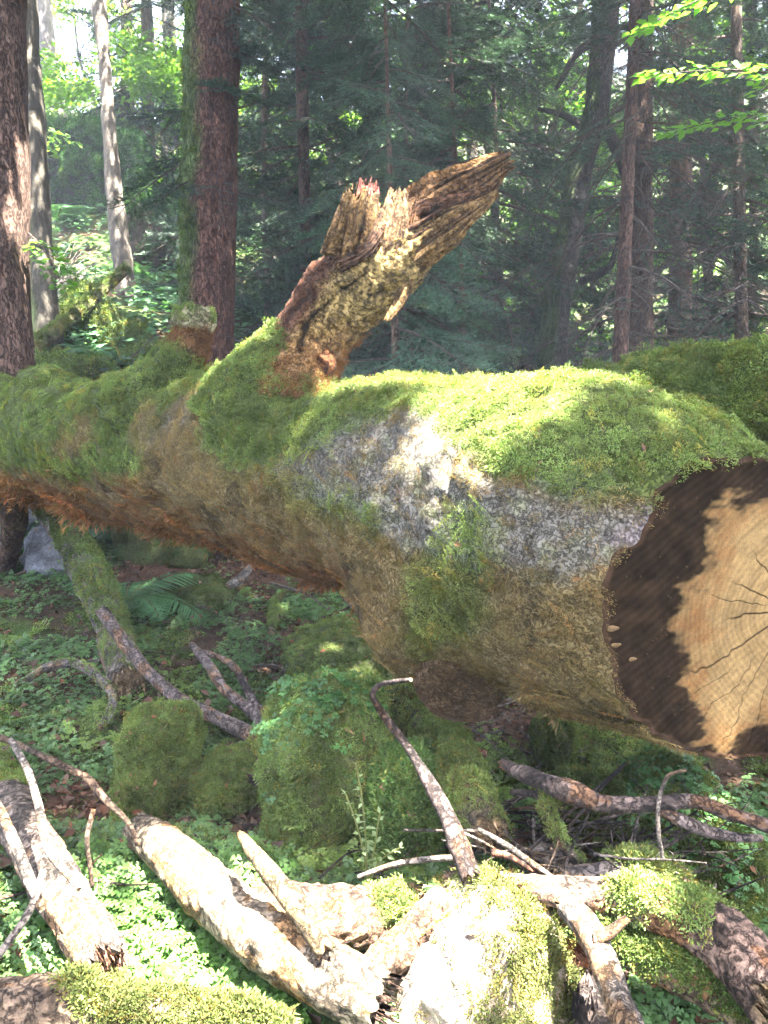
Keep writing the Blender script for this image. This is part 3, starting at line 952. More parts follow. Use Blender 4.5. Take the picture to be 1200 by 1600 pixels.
def build_log_limbs():
    rng = np.random.default_rng(5)
    # broken limb
    t = tube(ppath([(455, 640, 3.16, 80), (464, 590, 3.18, 66), (478, 545, 3.2, 60), (503, 500, 3.2, 62), (538, 462, 3.18, 66), (574, 430, 3.15, 67), (612, 402, 3.12, 60), (646, 378, 3.1, 48), (672, 360, 3.08, 36)]),
             nu=150, nt=90, amp=.07, freq=6, seed=3, jag1=.9, fine=.06)
    V, N = t.V, t.N
    front = (N * nrm(V - CAM)).sum(1) < .25
    X, Y, D = proj(V)
    def groove(line, depth, wid):
        d = near_line(np.stack([X, Y, 0 * X], 1), [(a, b, 0) for a, b in line]) + 4 * fbm(V, 30, 2, 12)
        return np.where(front, np.exp(-(d / wid) ** 2) * depth, 0)
    g = groove([(468, 545), (480, 505), (515, 470), (545, 445), (570, 425)], .014, 3.5) + groove([(432, 525), (455, 490), (490, 450)], .008, 4) + groove([(580, 462), (600, 455)], .015, 4)
    V = V - N * (g + .004 * fbm(V * np.array([1, 1, 1]), 50, 3, 13) * 1.5)[:, None]
    lft = sstep(8, -26, (X - 500) * .78 + (Y - 478) * .63 + 14 * fbm(V, 14, 2, 14)) # left of the long crack: bare brown wood
    k = fbm(V, 70, 2, 15)
    lich = np.array([.23, .155, .058]) * (1 + .55 * k)[:, None]
    lich = np.where((k < -.22)[:, None], lich * .45, lich)
    brn = np.array([.062, .027, .014]) * (1 + .5 * fbm(V * np.array([1, 1, .5]), 30, 3, 16))[:, None]
    rusty = np.array([.14, .07, .028]) * (1 + .4 * k)[:, None]
    low = sstep(470, 560, Y + 20 * fbm(V, 12, 2, 17))
    col = lich * (1 - lft)[:, None] + brn * lft[:, None]
    col = col * (1 - low * .8)[:, None] + (rusty * (1 - lft)[:, None] + np.array([.11, .05, .03]) * lft[:, None]) * (low * .8)[:, None]
    sap = sstep(600, 640, X + 20 * k) * sstep(30, -10, (Y - 348) + .55 * (X - 640) + 16 * fbm(V, 20, 2, 18))
    col = col * (1 - sap)[:, None] + np.array([.10, .045, .022]) * (1 + .5 * k)[:, None] * sap[:, None]
    col = col * (1 - np.clip(g / .012, 0, .92))[:, None]
    limb = mk('broken_limb', V, t.Q, t.T, M['rotten_wood'], col, LOG)
    tag(limb, 'broken limb stub with splintered ends and lichen speckled bark')
    m2 = sstep(520, 585, Y + 25 * fbm(V, 10, 2, 19)) * (1 - t.cap.clip(0, 1))
    moss((V, t.Q, t.T, N), m2 * (1 - lft), 9000, 'dry_moss', limb, M['dry_moss'], (.008, .018), .004, np.tile(MOSS_R * .75, (len(V), 1)), .8, .9, rng)
    moss((V, t.Q, t.T, N), sstep(578, 612, Y + 22 * fbm(V, 9, 2, 23)) * (t.u > .02), 9000, 'moss', limb, M['moss'], (.007, .013), .004, None, .9, .4, rng)
    m3 = sstep(500, 560, Y - .6 * (X - 420) + 20 * fbm(V, 10, 2, 20)) * lft
    moss((V, t.Q, t.T, N), m3, 9000, 'moss', limb, M['moss'], (.008, .014), .004, None, .8, .4, rng)
    # the splintered pieces
    def splinter(rows, seed, c0, c1, nt=56, flat=.6, jag=1.1, jag0=0, nu=64, name='splinter', rough=1.0):
        s = tube(ppath(rows), nu=nu, nt=nt, amp=.10, freq=12, seed=seed, flat=flat, jag0=jag0, jag1=jag)
        q = np.stack([np.cos(s.th), np.sin(s.th), s.u * .35], 1)
        r1 = vnoise(q * 3.2 + seed, seed); r2 = 1 - 2 * np.abs(vnoise(q * np.array([7, 7, 5]) + seed, seed + 1)); r3 = vnoise(q * np.array([15, 15, 6]) + seed, seed + 2)
        rad = np.interp(s.u, np.linspace(0, 1, nu), s.R)
        VV = s.V + s.N * ((r1 * .22 + r2 * .14 + r3 * .12) * rad * rough)[:, None] * (s.cap == 0)[:, None]
        kk = np.clip(.5 + .35 * r2 + .45 * r3, 0, 1)
        cc = (np.asarray(c0) * (1 - kk)[:, None] + np.asarray(c1) * kk[:, None]) * (1 + .35 * fbm(VV, 60, 2, seed))[:, None]
        cc = np.where((r3 < -.45)[:, None], cc * .35, cc)
        o = mk(name, VV, s.Q, s.T, M['rotten_wood'], cc, limb)
        if jag > .4: fray(s, -1, 26, 'fibres', limb, np.asarray(c1) * .9, rng, 1.3)
        return o
    splinter([(622, 352, 3.11, 34), (680, 318, 3.11, 33), (725, 292, 3.1, 28), (762, 270, 3.09, 23), (788, 255, 3.08, 16)], 31, (.045, .022, .012), (.19, .10, .04))
    splinter([(640, 400, 3.04, 24), (690, 364, 3.02, 24), (735, 332, 3.02, 15), (776, 303, 3.02, 5)], 32, (.07, .035, .018), (.20, .12, .045), flat=.45)
    splinter([(610, 385, 3.1, 34), (660, 355, 3.06, 34), (700, 330, 3.06, 26), (735, 308, 3.07, 10)], 33, (.03, .015, .01), (.085, .04, .02), flat=.7)
    splinter([(535, 405, 3.03, 28), (546, 370, 3.02, 31), (553, 338, 3.02, 30), (558, 314, 3.02, 27)], 34, (.035, .018, .01), (.17, .10, .04), flat=.8, jag=.7)
    splinter([(564, 380, 3.1, 17), (570, 330, 3.1, 17), (575, 294, 3.1, 15)], 35, (.16, .04, .03), (.24, .075, .055), flat=.5, jag=.8)
    splinter([(602, 410, 3.02, 20), (614, 355, 3.0, 22), (622, 310, 3.02, 15)], 36, (.04, .02, .012), (.14, .08, .036), flat=.6, jag=1.0)
    splinter([(584, 405, 3.0, 14), (596, 365, 2.99, 14), (604, 325, 3.0, 8)], 37, (.03, .016, .01), (.09, .05, .026), flat=.5, jag=1.2)
    splinter([(640, 372, 3.03, 16), (646, 340, 3.03, 14), (650, 316, 3.04, 8)], 41, (.04, .02, .012), (.13, .065, .03), flat=.5, jag=1.2)
    splinter([(530, 415, 2.98, 10), (572, 392, 2.97, 9), (600, 358, 2.97, 5)], 39, (.03, .016, .01), (.07, .035, .02), flat=.5, jag=1.2)
    splinter([(640, 425, 3.06, 7), (633, 450, 3.05, 9), (618, 478, 3.05, 8), (604, 500, 3.05, 4)], 38, (.08, .04, .018), (.17, .105, .04), flat=.35, jag=.8, name='bark_strip', nt=20)
    splinter([(497, 560, 3.07, 18), (510, 572, 3.07, 14), (506, 588, 3.08, 9), (503, 604, 3.08, 5)], 40, (.09, .035, .018), (.16, .065, .026), flat=.5, jag=1.0, name='bark_strip', nt=24)
    # mossy collar where the limb leaves the trunk
    t = tube(ppath([(376, 668, 3.2, 84), (402, 618, 3.17, 68), (422, 575, 3.17, 56), (440, 546, 3.18, 44), (450, 526, 3.2, 34)]), nu=60, nt=60, amp=.07, freq=7, seed=14, fine=.05)
    cl = mk('limb_collar', t.V, t.Q, t.T, M['log_bark'], np.tile(np.array([.05, .065, .018]), (len(t.V), 1)), LOG)
    tag(cl, 'mossy swelling at the foot of the broken limb')
    moss((t.V, t.Q, t.T, t.N), np.ones(len(t.V)), 30000, 'moss', cl, M['moss'], (.008, .014), .004, None, .9, .4, rng)
    # small sawn snag
    t = tube(ppath([(225, 655, 3.75, 84), (254, 608, 3.68, 56), (279, 566, 3.62, 38), (296, 538, 3.62, 31), (303, 518, 3.62, 29), (304, 500, 3.62, 34), (304, 486, 3.62, 29)]), nu=50, nt=44, amp=.08, freq=14, seed=8, fine=.05, jag1=.12)
    k = fbm(t.V, 30, 3, 5)
    top = sstep(.83, .88, t.u + .04 * k)
    low_ = sstep(.72, .62, t.u)[:, None]
    col = (np.array([.10, .05, .02]) * (1 - low_) + np.array([.05, .065, .018]) * low_) * (1 - top)[:, None] + np.array([.20, .175, .10]) * (1 + .7 * k)[:, None] * top[:, None]
    sn = mk('snag', t.V, t.Q, t.T, M['rotten_wood'], col, LOG); tag(sn, 'short mossy branch stub with a rounded cut top')
    gr = np.clip(sstep(.70, .60, t.u + .10 * k) + (t.cap > 0) * .8 + top * sstep(-.1, .4, t.N[:, 2] + .5 * k) * .8, 0, 1)
    moss((t.V, t.Q, t.T, t.N), gr * (t.u > .03), 24000, 'moss', sn, M['moss'], (.007, .012), .005, None, .9, .4, rng)
    moss((t.V, t.Q, t.T, t.N), (1 - gr) * (1 - top) * (t.u > .3), 3500, 'dry_moss', sn, M['dry_moss'], (.006, .012), .005, np.tile(MOSS_R * .7, (len(t.V), 1)), .7, .9, rng)
    # lower knot: the stub of a sawn branch
    d0 = 2.60
    t = tube(ppath([(742, 950, d0 + .12, 100), (730, 1000, d0 - .03, 92), (720, 1046, d0 - .14, 82), (713, 1084, d0 - .22, 66)]), nu=60, nt=72, amp=.05, freq=8, seed=9, fine=.03)
    rr = np.where(t.cap > 0, t.cap, 1)
    k = fbm(t.V, 26, 3, 6)
    col = np.array([.135, .088, .036]) * (1 + .4 * k)[:, None]
    rot = np.array([.09, .055, .028]) * (1 + .5 * k)[:, None]
    en = sstep(.80, .98, t.u + .08 * k)
    col = col * (1 - en)[:, None] + rot * en[:, None]
    kn = mk('knot', t.V, t.Q, t.T, M['log_bark'], col, LOG); tag(kn, 'round sawn knot bulging from the underside')
    moss((t.V, t.Q, t.T, t.N), (1 - en) * (t.cap == 0) + .35 * (t.cap > 0), 16000, 'dry_moss', kn, M['dry_moss'], (.006, .012), .0036, np.tile(MOSS_O * .85, (len(t.V), 1)) * (1 - .45 * en)[:, None], .75, .9, rng, clump=45)
    # concentric rings of the knot's end
    c = t.V[-1]; 
    # mossy buttress along the back of the log
    t = tube(ppath([(840, 670, 2.95, 60), (930, 645, 2.80, 62), (1030, 630, 2.68, 72), (1130, 624, 2.55, 82), (1250, 620, 2.42, 92), (1400, 615, 2.3, 100)]), nu=160, nt=100, amp=.05, freq=4, seed=10, fine=.03)
    bt = mk('buttress', t.V, t.Q, t.T, M['log_bark'], np.tile(np.array([.055, .075, .02]), (len(t.V), 1)), LOG)
    tag(bt, 'rounded mossy swelling along the back of the log')
    den = sstep(.5, .0, (t.N * nrm(t.V - CAM)).sum(1))
    yel = sstep(-.1, .5, fbm(t.V, 6, 2, 81))
    gc = MOSS_G * (1 - .4 * yel)[:, None] + np.array([.15, .18, .035]) * (.4 * yel)[:, None]
    moss((t.V, t.Q, t.T, t.N), den, 60000, 'moss', bt, M['moss'], (.009, .015), .0045, gc * .92, .9, .5, rng, wide=True)
    # limb that props the log at its far end
    t = tube(ppath([(-8, 640, 5.15, 40), (5, 700, 5.2, 36), (18, 770, 5.3, 26), (20, 830, 5.5, 18), (12, 880, 5.8, 13), (10, 935, 6.0, 10)]), nu=70, nt=26, amp=.10, freq=7, seed=12, fine=.05)
    k = fbm(t.V, 20, 3, 6)
    pl = mk('prop_limb', t.V, t.Q, t.T, M['bark'], np.array([.075, .045, .026]) * (1 + .5 * k)[:, None], LOG)
    tag(pl, 'bare brown limb reaching down to the ground')
    moss((t.V, t.Q, t.T, t.N), sstep(.5, .1, t.u + .3 * k), 6000, 'moss', pl, M['dry_moss'], (.012, .03), .006, np.tile(MOSS_O * .7, (len(t.V), 1)), .8, .8, rng)
build_log_limbs()
tag(LOG, 'huge moss covered fallen trunk with a pale sawn end and broken limb', 'log')
at_base(LOG, tuple(P(700, 1000, 2.7)))
# ------------------------------------------------------------------ fallen wood, stones and mossy humps on the ground
def gpath(rows):
    """rows of (px, py, height above ground, radius px) -> x, y, z, radius"""
    out = []
    for a, b, l, r in rows:
        q, d = ground_hit(a, b, l)
        out.append(list(q) + [r * d / F])
    return np.array(out)

def fallen(name, label, rows, c='grey', seed=1, nu=60, nt=18, cat='branch', moss_n=0, moss_top=True, moss_range=(0, 1), jag0=.45, jag1=.45, amp=.08, mat='bark_fine', group=None, end=(.30, .20, .11), fine=.05, freq=9, mossc=None, mL=(.007, .014), path=None, top_thr=(.15, .55)):
    t = tube(gpath(rows) if path is None else path, nu, nt, amp, freq, seed, jag0=jag0, jag1=jag1, fine=fine)
    col = bark_col(t, BARKC[c] if isinstance(c, str) else c, seed)
    e = sstep(.99, .8, np.where(t.cap > 0, t.cap, 1))
    col = col * (1 - e)[:, None] + np.asarray(end) * (1 + .4 * fbm(t.V, 60, 2, seed))[:, None] * e[:, None]
    root = empty(name)
    mk('trunk' if nt > 20 else 'stem', t.V, t.Q, t.T, M[mat], col, root)
    rg = np.random.default_rng(seed + 1000)
    if nt > 20:
        for e_, j_ in ((0, jag0), (-1, jag1)):
            if j_ > .1: fray(t, e_, 46, 'splinters', root, end, rg)
    if moss_n:
        k = fbm(t.V, 9, 3, seed + 4)
        den = sstep(top_thr[0], top_thr[1], t.N[:, 2] + .5 * k) if moss_top else sstep(-.2, .2, k)
        den = den * sstep(moss_range[0] - .03, moss_range[0] + .03, t.u + .1 * k) * sstep(moss_range[1] + .03, moss_range[1] - .03, t.u + .1 * k) * (t.cap == 0)
        moss((t.V, t.Q, t.T, t.N), den, moss_n, 'moss', root, None, mL, .0045, None if mossc is None else np.tile(np.asarray(mossc), (len(t.V), 1)), .9, .35, np.random.default_rng(seed))
    tag(root, label, cat, group)
    at_base(root, tuple(t.C[0] - [0, 0, t.R[0]]))
    return root, t

def hump(name, label, cat, c, rad, seed=1, col=(.05, .06, .02), moss_n=8000, nu=52, nt=66, blocky=2.0, amp=.25, freq=2.2, mat='soil', mossc=None, mossthr=(-.5, .0), mL=(.007, .016), W=.0045, group=None, rotz=0, sorrel=0, kind=None, droop=.35, tilt=None, mossmask=None, paint=None):
    """boulder or mossy hump: a lumpy closed solid"""
    ph = np.linspace(0, np.pi, nu); th = np.linspace(0, 2 * np.pi, nt, endpoint=False)
    s, cz = np.sin(ph), np.cos(ph)
    D = np.stack([s[:, None] * np.cos(th), s[:, None] * np.sin(th), np.repeat(cz[:, None], nt, 1)], -1).reshape(-1, 3)
    e = (np.abs(D) ** blocky).sum(1) ** (-1 / blocky)
    U = D * e[:, None]
    U = U * (1 + amp * fbm(D + seed * 3.7, freq, 4, seed))[:, None]
    U = U * np.asarray(rad)
    if tilt is not None:
        U[:, 0] += U[:, 2] * tilt[0]; U[:, 1] += U[:, 2] * tilt[1]
    a = math.cos(rotz), math.sin(rotz)
    U = np.stack([U[:, 0] * a[0] - U[:, 1] * a[1], U[:, 0] * a[1] + U[:, 1] * a[0], U[:, 2]], 1)
    V = U + np.asarray(c)
    Q = grid_quads(nu, nt)[:, ::-1]
    N = vnormals(V, Q)
    if (N * U).sum() < 0: Q = Q[:, ::-1]; N = -N
    V = V + N * (.02 * fbm(V, 9, 3, seed + 2) + .010 * fbm(V, 24, 2, seed + 3))[:, None]
    k = fbm(V, 5, 3, seed + 5)
    cc = np.asarray(col) * (1 + .4 * k + .3 * fbm(V, 30, 2, seed))[:, None]
    root = empty(name)
    mk('body', V, Q, None, M[mat], cc, root)
    if moss_n:
        den = sstep(mossthr[0], mossthr[1], N[:, 2] + .9 * k + .25 * fbm(V, 22, 2, seed + 8)) * sstep(.35, 0, (N * nrm(V - CAM)).sum(1))
        if mossmask is not None: den = den * mossmask(V - np.asarray(c), k)
        mc = np.tile(MOSS_G if mossc is None else np.asarray(mossc), (len(V), 1)) * (1 + .35 * fbm(V, 7, 2, seed + 9))[:, None]
        moss((V, Q, None, N), den, moss_n, 'moss', root, None, mL, W, mc, .9, droop, np.random.default_rng(seed), wide=min(rad) > .16)
    if sorrel:
        rg = np.random.default_rng(seed + 50)
        sm = sample(V, Q, None, sstep(.35, .8, N[:, 2] + .4 * k), sorrel, rg)
        p_ = lerp_attr(V, sm); n_ = nrm(lerp_attr(N, sm) + [0, -.1, .6])
        scatter('wood_sorrel', 'sorrel', p_, eulers(n_, rg.normal(size=p_.shape)), rg.uniform(.007, .014, len(p_)), np.array([.05, .12, .035]) * (1 + .2 * rg.normal(size=(len(p_), 1))), root, rg)
    tag(root, label, cat, group, kind)
    at_base(root, (c[0], c[1], c[2] - rad[2]))
    return root, V, Q, N

def on_ground(px, py, lift=0.0):
    return ground_hit(px, py, lift)[0]

HUMPS = []
def place_humps():
    g = 'mossy humps on the forest floor'
    def H(label, px, py, rw, rh, ry, seed, **k):
        """px, py: where its foot meets the ground; rw, rh: half width and height in px"""
        q, d = ground_hit(px, py)
        w, h = rw * d / F, rh * d / F
        c = (q[0], q[1] + ry * .8, q[2] + h * .30)
        r = hump(k.pop('name', 'mossy_boulder'), label, k.pop('cat', 'boulder'), c, (w, ry, h * .75), seed, **k)
        HUMPS.append(r)
        return r
    H('tall rounded boulder under thick green moss with wood sorrel on top', 505, 1335, 112, 222, .27, 3, moss_n=46000, blocky=2.2, amp=.26, mossc=MOSS_G * 1.15, col=(.07, .075, .03), mossthr=(-.75, -.2), sorrel=130)
    H('shaggy dark green moss hummock at the foot of the tall boulder', 645, 1352, 72, 140, .18, 5, moss_n=26000, blocky=2.3, amp=.12, mossc=(.085, .14, .038), mL=(.010, .020), W=.0045, droop=1.2, mossthr=(-.9, -.4), name='moss_hummock', cat='hummock')
    H('squat square stump completely overgrown with dark moss', 236, 1262, 56, 128, .17, 7, moss_n=24000, blocky=4.0, amp=.12, mossc=MOSS_G * .85, name='mossy_stump', cat='stump', mossthr=(-.9, -.4), tilt=(.05, 0))
    H('small mossy knob leaning against the square stump', 205, 1290, 34, 60, .10, 8, moss_n=7000, mossc=MOSS_G * .8, name='moss_hummock', cat='hummock')
    H('broad low moss hump below the pale sawn face', 1135, 1440, 100, 130, .35, 9, moss_n=34000, mossc=MOSS_G * .8, name='moss_hummock', cat='hummock', amp=.2, sorrel=120)
    H('small upright mossy block under the middle of the fallen trunk', 875, 1222, 30, 80, .12, 10, moss_n=9000, blocky=3.2, mossc=MOSS_G * .6)
    H('flat moss cushion beside the reddish twisted branch', 1000, 1235, 120, 66, .35, 12, moss_n=20000, mossc=MOSS_G * .9, name='moss_cushion', cat='moss')
    H('low moss cushion in front of the tangle of dark twigs', 960, 1335, 90, 60, .22, 13, moss_n=14000, mossc=MOSS_G * .75, name='moss_cushion', cat='moss')
    H('green moss cushion between the stump and the tall boulder', 345, 1275, 60, 60, .2, 14, moss_n=14000, mossc=MOSS_G * .9, name='moss_cushion', cat='moss')
    H('round grey boulder in shade beside the far prop limb', 70, 900, 48, 75, .3, 15, moss_n=0, mat='rock', col=(.12, .12, .13), amp=.2, name='boulder')
    H('pale grey boulder tucked under the far end of the trunk', 20, 860, 36, 95, .3, 16, moss_n=1500, mat='rock', col=(.14, .145, .155), amp=.2, name='boulder', mossthr=(.3, .7))
    H('small wet stone wedged under the far end of the trunk', 60, 800, 26, 40, .2, 17, moss_n=0, mat='rock', col=(.15, .155, .17), amp=.2, name='boulder')
    H('mossy rock ledge in deep shade behind the fern', 250, 880, 75, 110, .4, 18, moss_n=9000, mossc=MOSS_D, blocky=3, mossthr=(-.2, .3))
    H('moss covered ridge on the leaf litter behind the trunk', 520, 1085, 90, 50, .5, 19, moss_n=14000, mossc=MOSS_G * .75, name='moss_cushion', cat='moss')
    H('tiny moss cushion at the edge of the leaf litter', 300, 960, 60, 40, .3, 20, moss_n=8000, mossc=MOSS_G * .5, name='moss_cushion', cat='moss')
    # the mossy boulder or stump in the sun at the lower edge
    q, d = ground_hit(760, 1590)
    r = hump('mossy_boulder', 'large sunlit boulder with brown and yellow green moss among the logs', 'boulder', (q[0] - .005, q[1] + .02, q[2] - .05), (.215, .23, .33), 24, col=(.20, .155, .12), moss_n=20000, blocky=1.75, amp=.13, mossc=(.10, .11, .034), mossthr=(-1.2, -.6), mL=(.007, .013), W=.0034, mat='rock', tilt=(-.03, .1), mossmask=lambda U, k: sstep(-.075, .02, U[:, 0] + .10 * k + .25 * (U[:, 2] - .12)) + .06, nu=110, nt=140)
    HUMPS.append(r)
place_humps()

def place_wood():
    thin = 'thin dead twigs strewn under the trunk'
    # ---- foreground
    fallen('log', 'sunlit barkless log lying towards the mossy boulder with a frayed end', [(222, 1300, .10, 27), (262, 1330, .11, 35), (330, 1395, .12, 41), (410, 1460, .13, 45), (490, 1512, .13, 47), (548, 1545, .14, 48), (592, 1566, .14, 44)], (.20, .15, .10), 41, 210, 80, 'log', amp=.06, freq=7, jag1=.12, jag0=.4, fine=.10, end=(.05, .03, .022))
    fallen('log', 'mossy barked log sloping down the left edge into the sunlight', [(-70, 1120, .14, 32), (-5, 1220, .13, 34), (45, 1310, .12, 36), (95, 1395, .11, 38), (140, 1465, .10, 40), (165, 1510, .08, 40)], (.16, .12, .095), 42, 160, 64, 'log', fine=.10, moss_n=9000, moss_range=(0, .48), amp=.06, jag1=.6, end=(.2, .1, .06))
    fallen('log', 'old moss covered beam lying along the lower left edge', [(-60, 1572, .10, 40), (60, 1570, .11, 42), (180, 1586, .11, 42), (300, 1602, .11, 42), (440, 1622, .10, 40)], (.13, .09, .06), 43, 160, 60, 'log', fine=.10, moss_n=6500, moss_range=(.36, 1), amp=.10, mossc=(.10, .12, .035), mL=(.008, .016), top_thr=(.0, .6))
    fallen('log', 'short sunlit log lying crosswise behind the barkless log', [(372, 1428, .10, 36), (430, 1428, .11, 42), (500, 1436, .11, 45), (580, 1432, .11, 44), (655, 1420, .10, 38)], (.17, .095, .06), 44, 120, 60, 'log', fine=.10, amp=.08, moss_n=2600, moss_range=(.75, 1), jag0=.6)
    fallen('branch', 'flat splintered branch sticking up across the sunlit logs', [(378, 1306, .30, 7), (398, 1335, .30, 12), (430, 1375, .27, 16), (470, 1425, .24, 18), (508, 1485, .20, 16)], (.20, .14, .07), 45, 60, 20, jag0=1.2, amp=.10, end=(.3, .15, .07))
    fallen('log', 'broken rust red rotten log leaning on the sunlit boulder', [(572, 1522, .15, 26), (610, 1494, .17, 32), (655, 1460, .19, 34), (700, 1430, .20, 32), (735, 1408, .20, 26)], (.15, .085, .05), 46, 110, 60, 'log', fine=.12, amp=.12, jag0=.5, freq=11)
    # right-hand pile
    fallen('log', 'pinkish barked log with a shaggy peeling end on the wood pile', [(700, 1372, .24, 10), (790, 1382, .24, 17), (870, 1392, .24, 24), (960, 1402, .24, 30), (1040, 1422, .25, 38), (1105, 1452, .25, 44), (1155, 1490, .24, 50), (1215, 1560, .22, 54)], (.17, .11, .08), 47, 200, 60, 'log', fine=.10, moss_n=2600, moss_range=(.54, .76), amp=.07, jag0=.8)
    fallen('log', 'slim moss topped log running under the peeling log', [(820, 1408, .17, 26), (880, 1428, .17, 28), (950, 1462, .17, 30), (1020, 1500, .17, 32), (1090, 1536, .16, 32), (1150, 1566, .16, 34), (1230, 1610, .15, 34)], (.14, .095, .06), 48, 160, 48, 'log', fine=.10, moss_n=8000, moss_range=(.3, .98), amp=.07, mossc=(.09, .13, .035), mL=(.008, .015))
    fallen('branch', 'grey knotted branch crossing over the slim mossy log', [(885, 1412, .27, 21), (910, 1440, .28, 23), (938, 1490, .28, 20), (955, 1535, .27, 22), (970, 1575, .26, 24), (990, 1625, .25, 24)], (.13, .105, .085), 49, 80, 24, amp=.12, freq=14)
    fallen('branch', 'short pointed side shoot on the knotted grey branch', [(932, 1468, .30, 11), (955, 1455, .32, 9), (980, 1435, .34, 6)], 'brown', 50, 24, 12)
    fallen('log', 'pale birch bark log end poking out of the twig tangle', [(845, 1340, .12, 22), (868, 1352, .13, 25), (895, 1372, .14, 28), (925, 1395, .14, 28)], (.17, .13, .10), 51, 50, 30, 'log', amp=.05)
    fallen('log', 'dark curled bark log with a white sunlit mossy tip', [(880, 1378, .16, 22), (940, 1374, .18, 24), (1000, 1366, .19, 26), (1060, 1385, .18, 24)], (.10, .085, .08), 52, 60, 30, 'log', amp=.10, moss_n=5000, moss_range=(.55, 1), mL=(.009, .018), mossc=(.11, .14, .045))
    fallen('branch', 'twisted branch with a raw orange broken tip below the sawn face', [(788, 1194, .34, 9), (815, 1208, .34, 13), (850, 1222, .34, 14), (900, 1240, .33, 17), (935, 1254, .32, 13), (985, 1258, .32, 13), (1040, 1254, .32, 12), (1095, 1254, .32, 11), (1145, 1274, .31, 11), (1210, 1294, .30, 11)], (.10, .072, .06), 53, 130, 22, jag0=1.0, amp=.12, freq=16, end=(.42, .13, .05))
    fallen('branch', 'lower fork of the twisted branch curving to the right edge', [(1020, 1258, .31, 9), (1065, 1282, .28, 10), (1110, 1300, .26, 9), (1150, 1308, .25, 7), (1190, 1310, .24, 5)], 'violet', 54, 60, 14, amp=.1)
    fallen('branch', 'black mossy prop branch holding up the twisted branch', [(853, 1246, .30, 9), (862, 1285, .26, 9), (878, 1318, .22, 9), (905, 1350, .18, 9)], 'dark', 55, 40, 14, amp=.12, moss_n=600)
    fallen('branch', 'dark fork stretching left from the black prop branch', [(858, 1252, .29, 7), (830, 1240, .28, 6), (800, 1238, .26, 5)], 'dark', 56, 24, 12)
    fallen('branch', 'thick dark bough half buried behind the wood pile', [(940, 1352, .10, 10), (1010, 1342, .12, 14), (1070, 1330, .12, 15), (1130, 1316, .12, 12), (1190, 1312, .12, 8)], 'dark', 57, 70, 18, amp=.1, moss_n=1200)
    fallen('branch', 'long rod of peeling violet bark leaning from the knot to the boulder', [(642, 1062, .66, 3.5), (612, 1066, .64, 4), (590, 1073, .60, 4.5), (582, 1085, .58, 5), (600, 1118, .52, 6), (636, 1166, .46, 7), (668, 1218, .40, 10), (698, 1272, .35, 13), (716, 1318, .31, 16), (736, 1372, .28, 17)], (.05, .035, .031), 58, 150, 20, amp=.12, freq=12, jag1=.5)
    fallen('mossy_root', 'thick mossy root arching down beside the tall boulder', [(560, 1088, .34, 24), (610, 1100, .35, 34), (665, 1135, .34, 40), (705, 1190, .30, 40), (735, 1245, .24, 36), (765, 1300, .16, 30)], (.08, .06, .035), 59, 100, 34, 'root', moss_n=24000, mossc=(.13, .165, .045), moss_top=True, top_thr=(-.6, 0))
    fallen('log', 'dark hollow stub of wood under the knotted branch', [(930, 1630, .05, 44), (934, 1590, .09, 42), (936, 1562, .13, 40)], (.05, .035, .028), 60, 30, 30, 'log', amp=.08, end=(.04, .03, .026))
    fallen('log', 'rust coloured rotten plank between boulder and wood pile', [(835, 1470, .10, 26), (900, 1490, .10, 28), (960, 1500, .10, 26)], (.15, .07, .04), 61, 40, 26, 'log', mat='rotten_wood', amp=.15)
    # ---- left foreground twigs
    fallen('twig', 'long brown twig bowing over the sorrel beside the left log', [(-10, 1148, .30, 5), (60, 1178, .29, 5), (115, 1205, .28, 6), (135, 1215, .28, 6), (170, 1255, .25, 5), (200, 1285, .22, 4), (216, 1322, .18, 4)], 'brown', 62, 70, 10, 'twig', amp=.1)
    fallen('twig', 'pale twig crossing the mossy log at the left edge', [(18, 1158, .34, 5), (44, 1205, .33, 6), (62, 1265, .32, 7), (78, 1330, .31, 7), (125, 1388, .27, 5)], 'pale', 63, 60, 10, 'twig', amp=.1)
    fallen('twig', 'thick pale twig slanting down the left edge', [(-10, 1250, .28, 9), (20, 1310, .28, 9), (44, 1370, .27, 9), (65, 1420, .26, 6)], 'pale', 64, 50, 12, 'twig', amp=.1)
    fallen('twig', 'white forked twig in front of the left log', [(68, 1362, .30, 6), (52, 1410, .29, 6), (36, 1440, .28, 6), (-8, 1500, .24, 6)], 'pale', 65, 40, 10, 'twig', amp=.08)
    fallen('twig', 'short upright twig among the round sorrel leaves', [(146, 1265, .22, 4), (136, 1310, .18, 4), (140, 1350, .12, 4), (144, 1385, .06, 4)], 'brown', 66, 30, 8, 'twig')
    # ---- middle distance, left
    fallen('log', 'slim mossy log leaning from the far limb down to the ground', None, (.15, .12, .105), 70, 90, 30, 'log', moss_n=9000, mL=(.012, .028), mossc=MOSS_G * .9, amp=.07, top_thr=(-.1, .4), path=ppath([(30, 740, 5.75, 16), (75, 800, 5.5, 19), (112, 845, 5.3, 25), (142, 905, 5.05, 27), (165, 955, 4.85, 25), (190, 1020, 4.6, 22)]))
    fallen('log', 'stubby grey wood block at the foot of the leaning mossy log', [(178, 1000, .12, 26), (188, 1030, .12, 30), (200, 1062, .11, 30)], (.15, .12, .10), 71, 30, 26, 'log', moss_n=2400, mossc=MOSS_G * .9, amp=.10)
    fallen('branch', 'long grey branch running from the leaning log across the sorrel', [(160, 955, .34, 10), (190, 1000, .26, 10), (230, 1048, .18, 10), (280, 1092, .12, 10), (340, 1122, .09, 11), (400, 1152, .06, 12)], 'violet', 72, 110, 16, amp=.1, freq=12)
